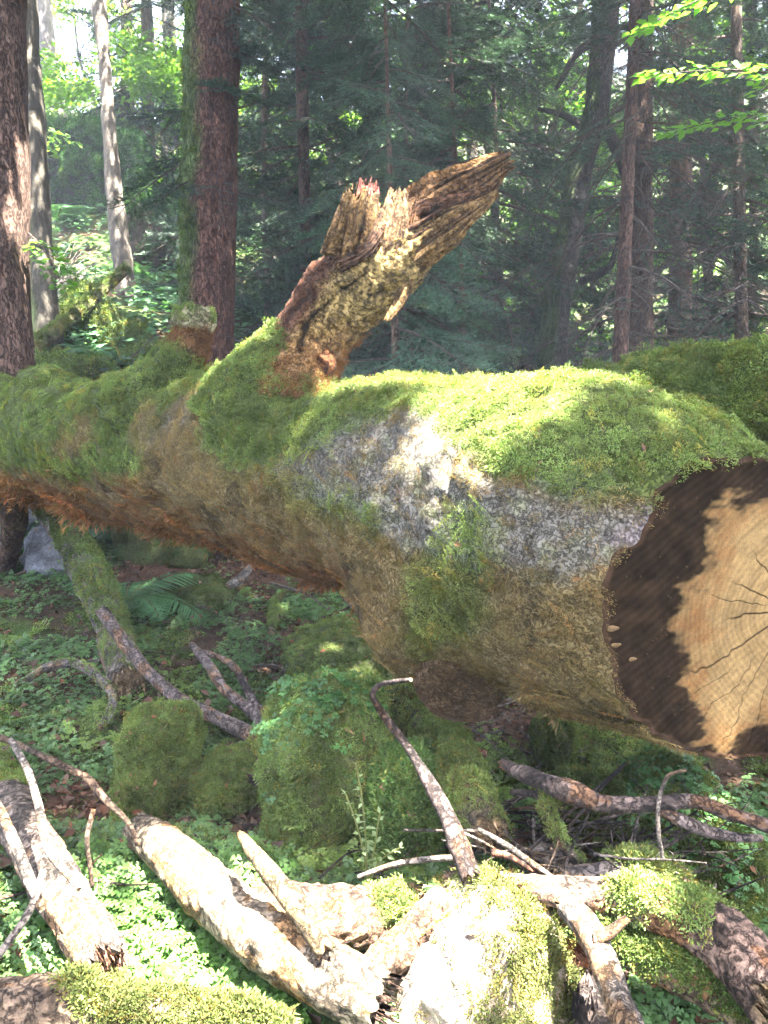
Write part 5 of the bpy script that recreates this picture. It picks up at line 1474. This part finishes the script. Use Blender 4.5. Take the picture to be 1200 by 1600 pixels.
def undergrowth():
    r = np.random.default_rng(310)
    # ---- wood sorrel: groups of three-parted leaves
    n = 26000
    x, y = view_points(n, 1.0, 8.5, r, 1.15)
    k = fbm(np.stack([x, y, 0 * x], -1), 2.6, 3, 33)
    keep = (r.random(n) < sstep(-.25, .25, k + .15)) & (r.random(n) > litter_mask(x, y) * .95)
    x, y = x[keep], y[keep]; n = len(x)
    p = np.stack([x, y, hgt(x, y)], 1)
    c = np.array([.068, .128, .042]) * (1 + .2 * r.normal(size=(n, 1))) * (1 + .35 * vnoise(p * 3, 4))[:, None]
    yl = vnoise(p * 1.7, 14) > .25
    c[yl] *= np.array([1.5, 1.2, .8])
    zz = nrm(np.stack([r.normal(0, .12, n), r.normal(0, .12, n) - .1, np.ones(n)], 1))
    o = scatter('wood_sorrel', 'sorrel', p, eulers(zz, r.normal(size=(n, 3))), r.uniform(.006, .0145, n) * (.85 + .10 * y), c, None, r)
    tag(o, 'carpet of dark green wood sorrel leaves on the forest floor', 'ground cover')
    # ---- floor moss
    n = 11000
    x, y = view_points(n, 1.0, 7.5, r, 1.0)
    k = fbm(np.stack([x, y, 0 * x], -1), 2.2, 4, 5)
    keep = (r.random(n) < sstep(-.3, .15, k)) & (r.random(n) > litter_mask(x, y) * .95)
    x, y = x[keep], y[keep]; n = len(x)
    p = np.stack([x, y, hgt(x, y) - .002], 1)
    c = (MOSS_G * .72) * (1 + .25 * r.normal(size=(n, 1))) * (1 + .45 * vnoise(p * 4, 8))[:, None]
    zz = nrm(np.stack([r.normal(0, .2, n), r.normal(0, .2, n), np.ones(n)], 1))
    o = scatter('floor_moss', 'moss_wide', p, eulers(zz, r.normal(size=(n, 3))), r.uniform(.010, .020, n) * (.8 + .12 * y), np.clip(c, .004, 1), None, r)
    tag(o, 'green moss growing over the forest floor', 'moss')
    # ---- bright leafy seedlings in the sunny gap at the lower left
    n = 1000
    pts = []
    while len(pts) < n:
        a, b = r.uniform(110, 470), r.uniform(1325, 1600)
        q, _ = ground_hit(a, b, r.uniform(.0, .06)); pts.append(q)
    p = np.array(pts) - np.array([0, 0, .02])
    c = np.array([.075, .15, .035]) * (1 + .25 * r.normal(size=(n, 1)))
    zz = nrm(np.stack([r.normal(0, .3, n), r.normal(0, .3, n) - .2, np.ones(n)], 1))
    o = scatter('seedlings', 'sorrel', p, eulers(zz, r.normal(size=(n, 3))), r.uniform(.007, .015, n), np.clip(c, .01, 1), None, r)
    tag(o, 'bright leafy seedlings in the sunny gap between the logs', 'seedlings')
    # ---- dead leaves
    n = 36000
    x, y = view_points(n, 1.0, 8.5, r, 1.1)
    lm = litter_mask(x, y)
    keep = r.random(n) < np.maximum(lm, .22)
    x, y = x[keep], y[keep]; n = len(x)
    p = np.stack([x, y, hgt(x, y) + r.uniform(.003, .03, n)], 1)
    nn = nrm(np.stack([r.normal(0, .6, n), r.normal(0, .6, n), np.ones(n)], 1))
    pal = np.array([[.085, .045, .03], [.06, .036, .026], [.11, .07, .05], [.10, .046, .026], [.05, .032, .026]])
    c = pal[r.integers(0, 5, n)] * (1 + .25 * r.normal(size=(n, 1)))
    l = r.uniform(.022, .055, n)
    V, T, C = leaf_quads(p, nn, r.normal(size=(n, 3)), l, l * r.uniform(.35, .7, n), np.clip(c, .01, 1), fold=.45)
    V = V + r.normal(0, .003, V.shape)
    o = mk('leaf_litter', V, None, T, M['litter'], C, None, False); tag(o, 'brown fallen beech leaves on the forest floor', 'leaf litter', kind='stuff')
    # ---- broad herbs and small plants on the slope behind
    n = 42000
    d = 6.0 + 24 * r.random(n) ** 1.3
    px = r.uniform(-60, 1260, n)
    x = (px - 600) / F * d; y = d
    k = fbm(np.stack([x, y, 0 * x], -1), .9, 3, 36)
    left = sstep(700, 350, px)
    keep = r.random(n) < (.35 + .65 * left) * sstep(-.5, .0, k)
    x, y = x[keep], y[keep]; n = len(x)
    z = hgt(x, y) + r.uniform(.03, .30, n)
    p = np.stack([x, y, z], 1)
    nn = nrm(np.stack([r.normal(0, .25, n), r.normal(0, .25, n) - .25, np.ones(n)], 1))
    l = r.uniform(.05, .14, n) * (1 + .5 * (r.random(n) < .12))
    c = np.array([.045, .105, .045]) * (1 + .25 * r.normal(size=(n, 1))) * (1 + .4 * vnoise(p * 1.2, 4))[:, None]
    V, T, C = leaf_quads(p, nn, r.normal(size=(n, 3)), l, l * .85, np.clip(c, .006, 1), fold=-.1)
    o = mk('undergrowth', V, None, T, M['leaf'], C, None, False); tag(o, 'broad leaved herbs covering the slope behind the log', 'undergrowth', kind='stuff')
undergrowth()

def frond(g, base, az, L, rise, seed, col, arch=.7, width=.34):
    r = np.random.default_rng(seed)
    n = 36
    t = np.linspace(0, 1, n)
    ca, sa = math.cos(az), math.sin(az)
    hx = L * (t * (1 - .12 * t)); hz = L * (rise * t - arch * t * t)
    C = base + np.stack([hx * ca, hx * sa, hz], 1)
    T = nrm(np.gradient(C, axis=0)); S = nrm(np.cross(T, [0, 0, 1.0])); Nn = np.cross(S, T)
    for a, b in zip(range(0, n - 2, 2), range(2, n, 2)):
        w = .004 * (1 - t[a]) + .001
        g.add(np.array([C[a] - S[a] * w, C[a] + S[a] * w, C[b] + S[b] * w, C[b] - S[b] * w]), [[0, 1, 2, 3]], None, (.10, .10, .04))
    pl = L * width * np.sin(np.pi * np.clip(t * .93 + .07, 0, 1)) ** .8 * (1 - .25 * t)
    for sg in (-1, 1):
        for i in range(3, n):
            d = nrm(S[i] * sg + T[i] * .35 - Nn[i] * .12 + r.normal(0, .04, 3))
            l = pl[i] * r.uniform(.9, 1.05); w = L * .0125
            # toothed pinna: a row of small lobes along the midrib
            m = 5
            f = np.linspace(.08, 1, m)
            q = C[i] + d * l * f[:, None] - np.array([0, 0, 1]) * (.12 * l * f ** 2)[:, None]
            ww = w * (1.1 - f * .85)[:, None]
            up, dn = q + T[i] * ww + Nn[i] * ww * .2, q - T[i] * ww + Nn[i] * ww * .2
            V = np.concatenate([q, up, dn])
            Tt = []
            for j in range(m - 1):
                Tt += [[j, m + j, j + 1], [j, j + 1, 2 * m + j], [m + j, m + j + 1, j + 1] if False else [j, m + j, m + j]]
            Tt = [x for x in Tt if len(set(x)) == 3]
            Qq = [[j, j + 1, m + j + 1, m + j] for j in range(m - 1)] + [[j + 1, j, 2 * m + j, 2 * m + j + 1] for j in range(m - 1)]
            g.add(V, Qq, None, np.asarray(col) * r.uniform(.8, 1.2))

def fern(label, base, fr, L, seed, col=(.05, .12, .035), group=None):
    root = empty('fern')
    r = np.random.default_rng(seed)
    for i, az in enumerate(fr):
        g = Geo()
        frond(g, np.zeros(3), math.radians(az), L * r.uniform(.75, 1.1), r.uniform(.5, .95), seed * 10 + i, col)
        g.build('frond', M['leaf'], root, smooth=False)
    root.location = tuple(base)
    tag(root, label, 'fern', group)
    return root

def ferns():
    q, _ = ground_hit(195, 945)
    fern('green fern with arching fronds beside the leaning mossy log', q, (5, 38, 70, 100, 345, 310, 150), .72, 3, (.055, .13, .05))
    q, _ = ground_hit(588, 1640, .05)
    fern('small fern sprouting below the frayed end of the barkless log', q, (60, 20, 110, -20), .20, 4, (.09, .19, .05))
    g = 'ferns on the slope behind the log'
    r = np.random.default_rng(5)
    spots = [(120, 230, 'fern drooping over the mossy rock below the leaning violet trunk'), (150, 215, 'fern beside the slender pale trunk on the slope'), (60, 300, 'fern between the crooked mossy trunk and the dark rock'), (225, 560, 'fern in front of the mossy slope just above the log'), (150, 560, 'fern among mossy stones behind the small snag'), (260, 470, 'fern at the left foot of the broad spruce'), (430, 560, 'fern between broad spruce and broken limb'), (90, 350, 'fern below the dark overhung rock'), (235, 440, 'fern under the rotten dark stump'), (575, 575, 'fern low behind the broken limb'), (400, 480, 'fern at the right foot of the broad spruce')]
    for i, (a, b, lab) in enumerate(spots):
        q, d = ground_hit(a, b)
        fern(lab, q, tuple(r.uniform(0, 360, 7)), min(1.1, .055 * d + .1), 20 + i, (.045, .105, .055), g)
ferns()

def plant(label, base, seed, stems, col, leafL=.03, name='herb', mat='leaf'):
    """stems: list of point lists relative to the base"""
    root = empty(name)
    r = np.random.default_rng(seed)
    v0, t0, c0 = leaf_quads(np.zeros((1, 3)), np.array([[0, 0, 1.0]]), np.array([[1.0, 0, 0]]), 1.0, .55, np.array([col], float), fold=.15)
    me = mesh_data('leaf', v0, None, t0, M[mat], c0, False)
    for st in stems:
        C = catmull(np.array([list(q) + [.0022] for q in st]), 20)
        t = tube(C, 20, 6, 0, cap=False)
        mk('stem', t.V, t.Q, None, M['leaf'], np.tile(np.array([.16, .17, .06]), (len(t.V), 1)), root)
        for k in range(5, 20, 2):
            for sg in (-1, 1):
                o = bpy.data.objects.new('leaf', me); link(o, root)
                az = r.uniform(0, 2 * np.pi)
                o.location = C[k, :3]; s = leafL * r.uniform(.6, 1.2) * (1.15 - .5 * k / 20)
                o.scale = (s, s, s); o.rotation_euler = (r.normal(0, .3), r.normal(-.2, .3), az)
    root.location = tuple(base)
    tag(root, label, 'plant')
    return root

def herbs():
    q, _ = ground_hit(575, 1385, .06)
    plant('pale sunlit herb with small paired leaves before the tall boulder', q, 7, [[(0, 0, 0), (-.01, .01, .08), (-.03, .01, .17), (-.055, .02, .24)], [(0, 0, 0), (-.005, .02, .1), (-.015, .03, .22), (-.03, .04, .31)], [(0, 0, 0), (.03, .0, .07), (.08, -.02, .12)], [(0, 0, 0), (.015, .01, .09), (.03, .02, .19)]], (.20, .26, .12), .028)
    for i, (a, b, lab) in enumerate([(60, 1590, 'seedling with round leaves against the old mossy beam'), (250, 1600, 'bright sprig growing from the old mossy beam'), (470, 1165, 'small herb leaning over the moss of the tall boulder'), (330, 1200, 'pale leafed herb by the bleached branches'), (200, 1120, 'leafy herb near the arched dark branch'), (1085, 1270, 'pale seedling behind the twisted branch')]):
        q, _ = ground_hit(a, b, .02)
        r = np.random.default_rng(30 + i)
        st = [[(0, 0, 0), tuple(r.normal(0, .015, 2)) + (.05,), tuple(r.normal(0, .03, 2)) + (.10,)] for _ in range(3)]
        plant(lab, q, 40 + i, st, (.07, .16, .045), .028)
    # beech boughs that hang into view at the upper right
    for bi, (tipx, tipy, bx, by, d, lab) in enumerate([(1010, 40, 1330, -60, 4.6, 'sunlit beech bough with bright leaves hanging in at the upper right'), (1015, 115, 1330, 150, 5.0, 'lower beech bough with green leaves at the right edge'), (1050, 205, 1330, 190, 5.4, 'thin beech twig with shaded leaves before the drooping boughs'), (98, 446, 30, 352, 6.55, 'sunlit leafy shoot growing beside the thick brown spruce')]):
        A, B = P(bx, by, d * 1.02), P(tipx, tipy, d)
        r = np.random.default_rng(60 + bi)
        root = empty('beech_bough')
        v0, t0, c0 = leaf_quads(np.zeros((1, 3)), np.array([[0, 0, 1.0]]), np.array([[1.0, 0, 0]]), 1.0, .78, np.array([[.10, .22, .04]]), fold=.10)
        me = mesh_data('leaf', v0, None, t0, M['beech_leaf'], c0, False)
        mid = (A + B) / 2 + [0, 0, .08]
        t = tube(np.array([list(A) + [.009], list(mid) + [.006], list(B) + [.002]]), 24, 6, .05, cap=False)
        mk('stem', t.V, t.Q, None, M['bark_fine'], np.tile(np.array([.07, .05, .04]), (len(t.V), 1)), root)
        for k in range(6, 24):
            for sg in (-1, 1):
                c0_ = t.C[k]; dv = nrm(B - A)
                sv = nrm(np.cross(dv, [0, 0, 1.0])) * sg
                tl = r.uniform(.10, .32) * (1.1 - k / 30)
                e = c0_ + (dv * .7 + sv * .8) * tl + [0, 0, -.12 * tl]
                if k % 2 == 0:
                    ts = tube(np.array([list(c0_) + [.003], list((c0_ + e) / 2) + [.002], list(e) + [.001]]), 6, 4, 0, cap=False)
                    mk('twig', ts.V, ts.Q, None, M['bark_fine'], np.tile(np.array([.07, .05, .04]), (len(ts.V), 1)), root)
                for f in (.35, .7, 1.0):
                    o = bpy.data.objects.new('leaf', me); link(o, root)
                    o.location = c0_ + (e - c0_) * f + r.normal(0, .012, 3)
                    s = r.uniform(.055, .09); o.scale = (s, s, s)
                    az = math.atan2((dv + sv)[1], (dv + sv)[0]) + r.normal(0, .5)
                    o.rotation_euler = (r.normal(0, .3), r.normal(.25, .25), az)
        tag(root, lab, 'bough')
        at_base(root, tuple(A))
herbs()

def slope_things():
    # rotten stump
    q, d = ground_hit(238, 408)
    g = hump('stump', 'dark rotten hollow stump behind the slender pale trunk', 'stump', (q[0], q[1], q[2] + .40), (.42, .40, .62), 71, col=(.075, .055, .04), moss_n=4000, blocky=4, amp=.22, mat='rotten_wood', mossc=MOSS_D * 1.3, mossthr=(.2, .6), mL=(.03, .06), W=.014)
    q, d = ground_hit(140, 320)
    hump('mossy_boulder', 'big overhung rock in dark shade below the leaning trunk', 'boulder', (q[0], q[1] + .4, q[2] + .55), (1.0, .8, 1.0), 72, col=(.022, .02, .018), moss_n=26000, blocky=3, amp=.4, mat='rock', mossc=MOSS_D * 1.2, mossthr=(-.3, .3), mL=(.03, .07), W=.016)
    for i, (a, b, w, h, lab) in enumerate([(115, 520, 34, 46, 'bright mossy stone at the lower end of the leaning pole'), (120, 478, 22, 34, 'small bright mossy stone above the leaning pole'), (155, 525, 26, 40, 'mossy stone right under the middle of the leaning pole'), (195, 548, 34, 40, 'rounded mossy stone between the pole and the snag'), (85, 600, 80, 44, 'broad mossy ledge right behind the far end of the log'), (225, 575, 40, 30, 'low mossy stone behind the small snag')]):
        q, d = ground_hit(a, b)
        hump('mossy_stone', lab, 'stone', (q[0], q[1] + .2, q[2] + h * d / F * .2), (w * d / F, .35, h * d / F * .8), 80 + i, moss_n=5000, mossc=MOSS_G * .9, mossthr=(-.6, 0), mL=(.02, .05), W=.011, amp=.3, nu=36, nt=48)
    A = P(52, 545, 9.0); B = P(198, 420, 10.6)
    t = tube(np.array([list(A) + [.085], list((A + B) / 2 + [0, 0, -.02]) + [.075], list(B) + [.06]]), 40, 20, .06, 6, 75, jag1=.3)
    root = empty('leaning_pole'); mk('stem', t.V, t.Q, t.T, M['far_bark'], bark_col(t, (.12, .11, .06), 5) , root)
    moss((t.V, t.Q, t.T, t.N), sstep(0, .5, t.N[:, 2]), 4000, 'moss', root, None, (.015, .035), .008, np.tile(MOSS_G * .8, (len(t.V), 1)), .9, .4, np.random.default_rng(3))
    tag(root, 'mossy broken pole leaning up against the slender pale trunk', 'log'); at_base(root, tuple(A))
    # heap of grey brushwood
    r = np.random.default_rng(90)
    for i in range(18):
        A = P(r.uniform(70, 110), r.uniform(440, 480), 11.2 + r.uniform(-.2, .3)); B = P(r.uniform(110, 180), r.uniform(375, 430), 11.6 + r.uniform(-.2, .5))
        t = tube(np.array([list(A) + [.012], list((A + B) / 2 + r.normal(0, .06, 3)) + [.008], list(B) + [.003]]), 14, 5, .1, 6, 90 + i)
        o = mk('dead_branch', t.V, t.Q, t.T, M['bark_fine'], np.tile(np.array([.15, .13, .12]), (len(t.V), 1)))
        tag(o, 'thin grey branch in the brush heap left of the slender pale trunk', 'branch', 'grey brush heap on the slope')
slope_things()

def debris():
    """dead leaves and needles that have dropped on the moss"""
    r = np.random.default_rng(520)
    def drop(V, Q, N, count, name, parent, needles):
        s = sample(V, Q, None, sstep(.25, .7, N[:, 2]), count, r)
        p = lerp_attr(V, s); n = nrm(lerp_attr(N, s) + r.normal(0, .25, p.shape)); p = p + n * .008
        pal = np.array([[.13, .065, .035], [.09, .05, .03], [.17, .10, .06], [.16, .06, .028]])
        c = pal[r.integers(0, 4, count)] * (1 + .2 * r.normal(size=(count, 1)))
        l = r.uniform(.018, .042, count)
        V1, T1, C1 = leaf_quads(p, n, r.normal(size=(count, 3)), l, l * r.uniform(.3, .6, count), np.clip(c, .01, 1), fold=.4)
        g = Geo(); g.add(V1, None, T1, C1)
        s = sample(V, Q, None, sstep(.1, .6, N[:, 2]), needles, r)
        p = lerp_attr(V, s); n = nrm(lerp_attr(N, s)); d = nrm(np.cross(n, r.normal(size=p.shape)))
        V2, T2, C2 = blades(p + n * .008, nrm(d + .15 * n), np.cross(d, n), r.uniform(.015, .045, needles), .0022, np.array([.12, .075, .045]) * r.uniform(.5, 1.5, (needles, 1)), n * 0)
        g.add(V2, None, T2, C2)
        o = g.build(name, M['litter'], parent, False); tag(o, kind='stuff')
        o.matrix_parent_inverse = Matrix.Translation(-parent.location)
    drop(LV, LQ, LN, 110, 'dropped_leaves', LOG, 900)
    for root, V, Q, N in HUMPS:
        drop(V, Q, N, 16, 'dropped_leaves', root, 70)
debris()
# ------------------------------------------------------------------ canopy beeches added to cast the shade, leaves cut away along chosen sun rays
def canopy():
    r = np.random.default_rng(400)
    shafts = []
    def L(px, py, d, rad): shafts.append((P(px, py, d), rad))
    def G(px, py, lift, rad): shafts.append((ground_hit(px, py, lift)[0], rad))
    # on top of the log
    for a in range(545, 935, 30): L(a, 597, log_depth(a, 606) + .14, .12)
    for a, b, q in ((725, 640, .11), (770, 635, .12), (815, 615, .12), (860, 600, .10), (750, 685, .08), (710, 700, .045), (735, 740, .045), (660, 650, .05), (640, 690, .03), (690, 780, .03), (745, 820, .03), (590, 790, .025)): L(a, b, log_depth(a, b), q)
    for a, b, q in ((395, 560, .08), (420, 530, .08), (355, 585, .07), (440, 500, .06), (325, 600, .06), (470, 560, .05), (510, 590, .07)): L(a, b, 3.25, q)
    for a, b, q in ((590, 310, .05), (650, 300, .05), (690, 290, .05), (560, 330, .04), (760, 255, .04), (455, 460, .05)): L(a, b, 3.15, q)
    L(40, 300, 6.55, .10); L(42, 350, 6.55, .12); L(42, 400, 6.55, .10); L(70, 400, 7.0, .2); L(75, 445, 7.0, .15)
    # foreground
    for a, b, q in ((95, 1335, .06), (115, 1390, .10), (130, 1440, .12), (180, 1470, .14), (250, 1440, .10), (210, 1400, .08), (270, 1350, .07), (320, 1400, .10), (390, 1450, .12), (460, 1500, .11), (510, 1520, .08), (430, 1400, .12), (500, 1405, .13), (570, 1405, .12), (630, 1400, .10), (400, 1340, .05),
                 (250, 1530, .14), (340, 1540, .14), (400, 1590, .13), (160, 1560, .09), (300, 1600, .12), (420, 1560, .10), (70, 1290, .03), (30, 1350, .05), (40, 1440, .05)): G(a, b, .12, q)
    for a, b, q in ((735, 1392, .075), (700, 1420, .07), (665, 1450, .07), (690, 1480, .05), (640, 1540, .06), (620, 1590, .06), (760, 1440, .03), (800, 1480, .025), (880, 1500, .035), (860, 1450, .03), (890, 1560, .03), (590, 1470, .05), (740, 1530, .025)): G(a, b, .22, q)
    for a, b, q in ((900, 1395, .05), (960, 1400, .05), (1010, 1385, .06), (1050, 1395, .05), (910, 1430, .05), (940, 1460, .05), (980, 1470, .05), (1030, 1500, .04), (880, 1360, .03), (760, 1280, .04), (770, 1310, .04), (800, 1370, .04)): G(a, b, .22, q)
    for a, b, q in ((552, 1290, .02), (565, 1335, .025), (548, 1262, .015)): G(a, b, .15, q)
    G(1080, 1330, .1, .05); G(830, 1280, .1, .04); G(1100, 1250, .1, .05); G(860, 1300, .1, .03)
    for _ in range(7):
        G(r.uniform(0, 1200), r.uniform(900, 1300), .05, r.uniform(.01, .03))
    # leafy boughs at the upper right are in the sun
    for a, b, q in ((1100, 30, .35), (1170, 40, .4), (1060, 60, .2), (1130, 110, .25), (1190, 110, .3)): L(a, b, 4.7, q)
    SP = np.array([s[0] for s in shafts]); SR = np.array([s[1] for s in shafts])
    def ok(p):  # drops leaves that would shade the patches meant to be sunlit
        keep = np.ones(len(p), bool)
        wob = 1 + .35 * vnoise(p * 6, 4)
        for q, rad in zip(SP, SR):
            v = p - q
            v = v - (v @ SUN)[:, None] * SUN
            keep &= np.linalg.norm(v, axis=1) > (rad * wob + .055)
        return keep
    n1 = 105000
    x = r.uniform(-2.9, 7.6, n1); y = r.uniform(-1.2, 8.4, n1)
    near = np.stack([x, y, 7.2 + r.random(n1) * 2.2 + .25 * np.maximum(y - 6, 0)], 1)
    # further back the roof of leaves is broken by many gaps
    n2 = 110000
    y = r.uniform(8.0, 30, n2); x = r.uniform(-.75, .85, n2) * y + 2.2
    far = np.stack([x, y, 1.6 + .47 * np.hypot(x, y) + 1.2 + r.random(n2) * 3.0], 1)
    far = far[fbm(far, .55, 3, 12) > -.36]
    P_ = np.concatenate([near, far])
    P_ = P_[ok(P_)]
    trunks = np.array([[5.6, 2.2], [5.9, 7.6], [-3.6, .2], [-5.9, 4.2], [8.5, 13.0], [-9.5, 13.5], [2.4, 24.0], [-6, 24.0], [11, 22.0]])  # trunks added to carry the sun-blocking leaves, most of them out of view
    labs = ['tall beech added for shade right of the sawn face', 'tall beech added for shade beyond the bare drooping boughs', 'tall beech added for shade left of the sloping log', 'tall beech added for shade beside the thick brown spruce', 'tall beech added for shade deep in the right of the stand', 'tall beech added for shade high on the left slope', 'tall beech added for shade far behind the young fir', 'tall beech added for shade at the top of the slope', 'tall beech added for shade at the far right of the woods']
    own = ((P_[:, None, :2] - trunks[None]) ** 2).sum(-1).argmin(1)
    for i, (tx, ty) in enumerate(trunks):
        p = P_[own == i]
        if not len(p): continue
        g = float(hgt(tx, ty)); top = p[:, 2].mean() - .5
        root = empty('beech_tree')
        t = tube(np.array([[tx, ty, g - .1, .24], [tx + .1, ty, g + 3, .19], [tx, ty + .1, top, .13], [tx, ty, top + 2.5, .04]]), 40, 20, .05, 3, 400 + i)
        mk('trunk', t.V, t.Q, t.T, M['far_bark'], bark_col(t, (.15, .14, .125), i), root)
        n = len(p)
        nn = nrm(np.stack([r.normal(0, .4, n), r.normal(0, .4, n), np.ones(n)], 1))
        c = np.array([.04, .085, .022]) * (1 + .2 * r.normal(size=(n, 1)))
        l = r.uniform(.10, .15, n)
        dd = nrm(np.cross(nn, r.normal(size=(n, 3))))
        V, T, C = blades(p, dd, np.cross(nn, dd), l, l * .75, np.clip(c, .01, 1), nn * 0)
        o = mk('crown', V, None, T, M['canopy_leaf'], C, root, False); tag(o, kind='stuff')
        gb = Geo()
        for q in p[r.integers(0, n, 26)]:
            m = np.array([tx, ty, top - .8])
            s = q - np.array([0, 0, .1])
            if not ok(np.linspace(m, s, 12)).all(): continue
            tb = tube(np.array([list(m) + [.05], list((m + s) / 2 + [0, 0, .2]) + [.03], list(s) + [.008]]), 10, 6, .05, cap=False)
            gb.add(tb.V, tb.Q, None, (.12, .11, .10))
        if gb.n:
            o = gb.build('limbs', M['far_bark'], root); tag(o, kind='stuff')
        tag(root, labs[i], 'tree', 'tall beeches added for canopy shade'); at_base(root, (tx, ty, g))
canopy()
# ------------------------------------------------------------------ damp forest air
def haze(density=.0030):
    X0, X1, Y0, Y1, Z0, Z1 = -110, 110, -9, 108, -3, 60
    V = np.array([[x, y, z] for z in (Z0, Z1) for y in (Y0, Y1) for x in (X0, X1)], float)
    Q = np.array([[0, 2, 3, 1], [4, 5, 7, 6], [0, 1, 5, 4], [2, 6, 7, 3], [0, 4, 6, 2], [1, 3, 7, 5]])
    m, nt, out = new_mat('haze')
    pv = nt.nodes.new('ShaderNodeVolumePrincipled')
    pv.inputs['Color'].default_value = (.80, .88, 1.0, 1)
    pv.inputs['Density'].default_value = density
    pv.inputs['Anisotropy'].default_value = .2
    nt.links.new(pv.outputs[0], out.inputs['Volume'])
    o = mk('haze', V, Q, None, m, None, None, False)
    tag(o, 'thin damp haze in the forest air', 'haze', kind='stuff')
haze()
cy.volume_bounces = 0
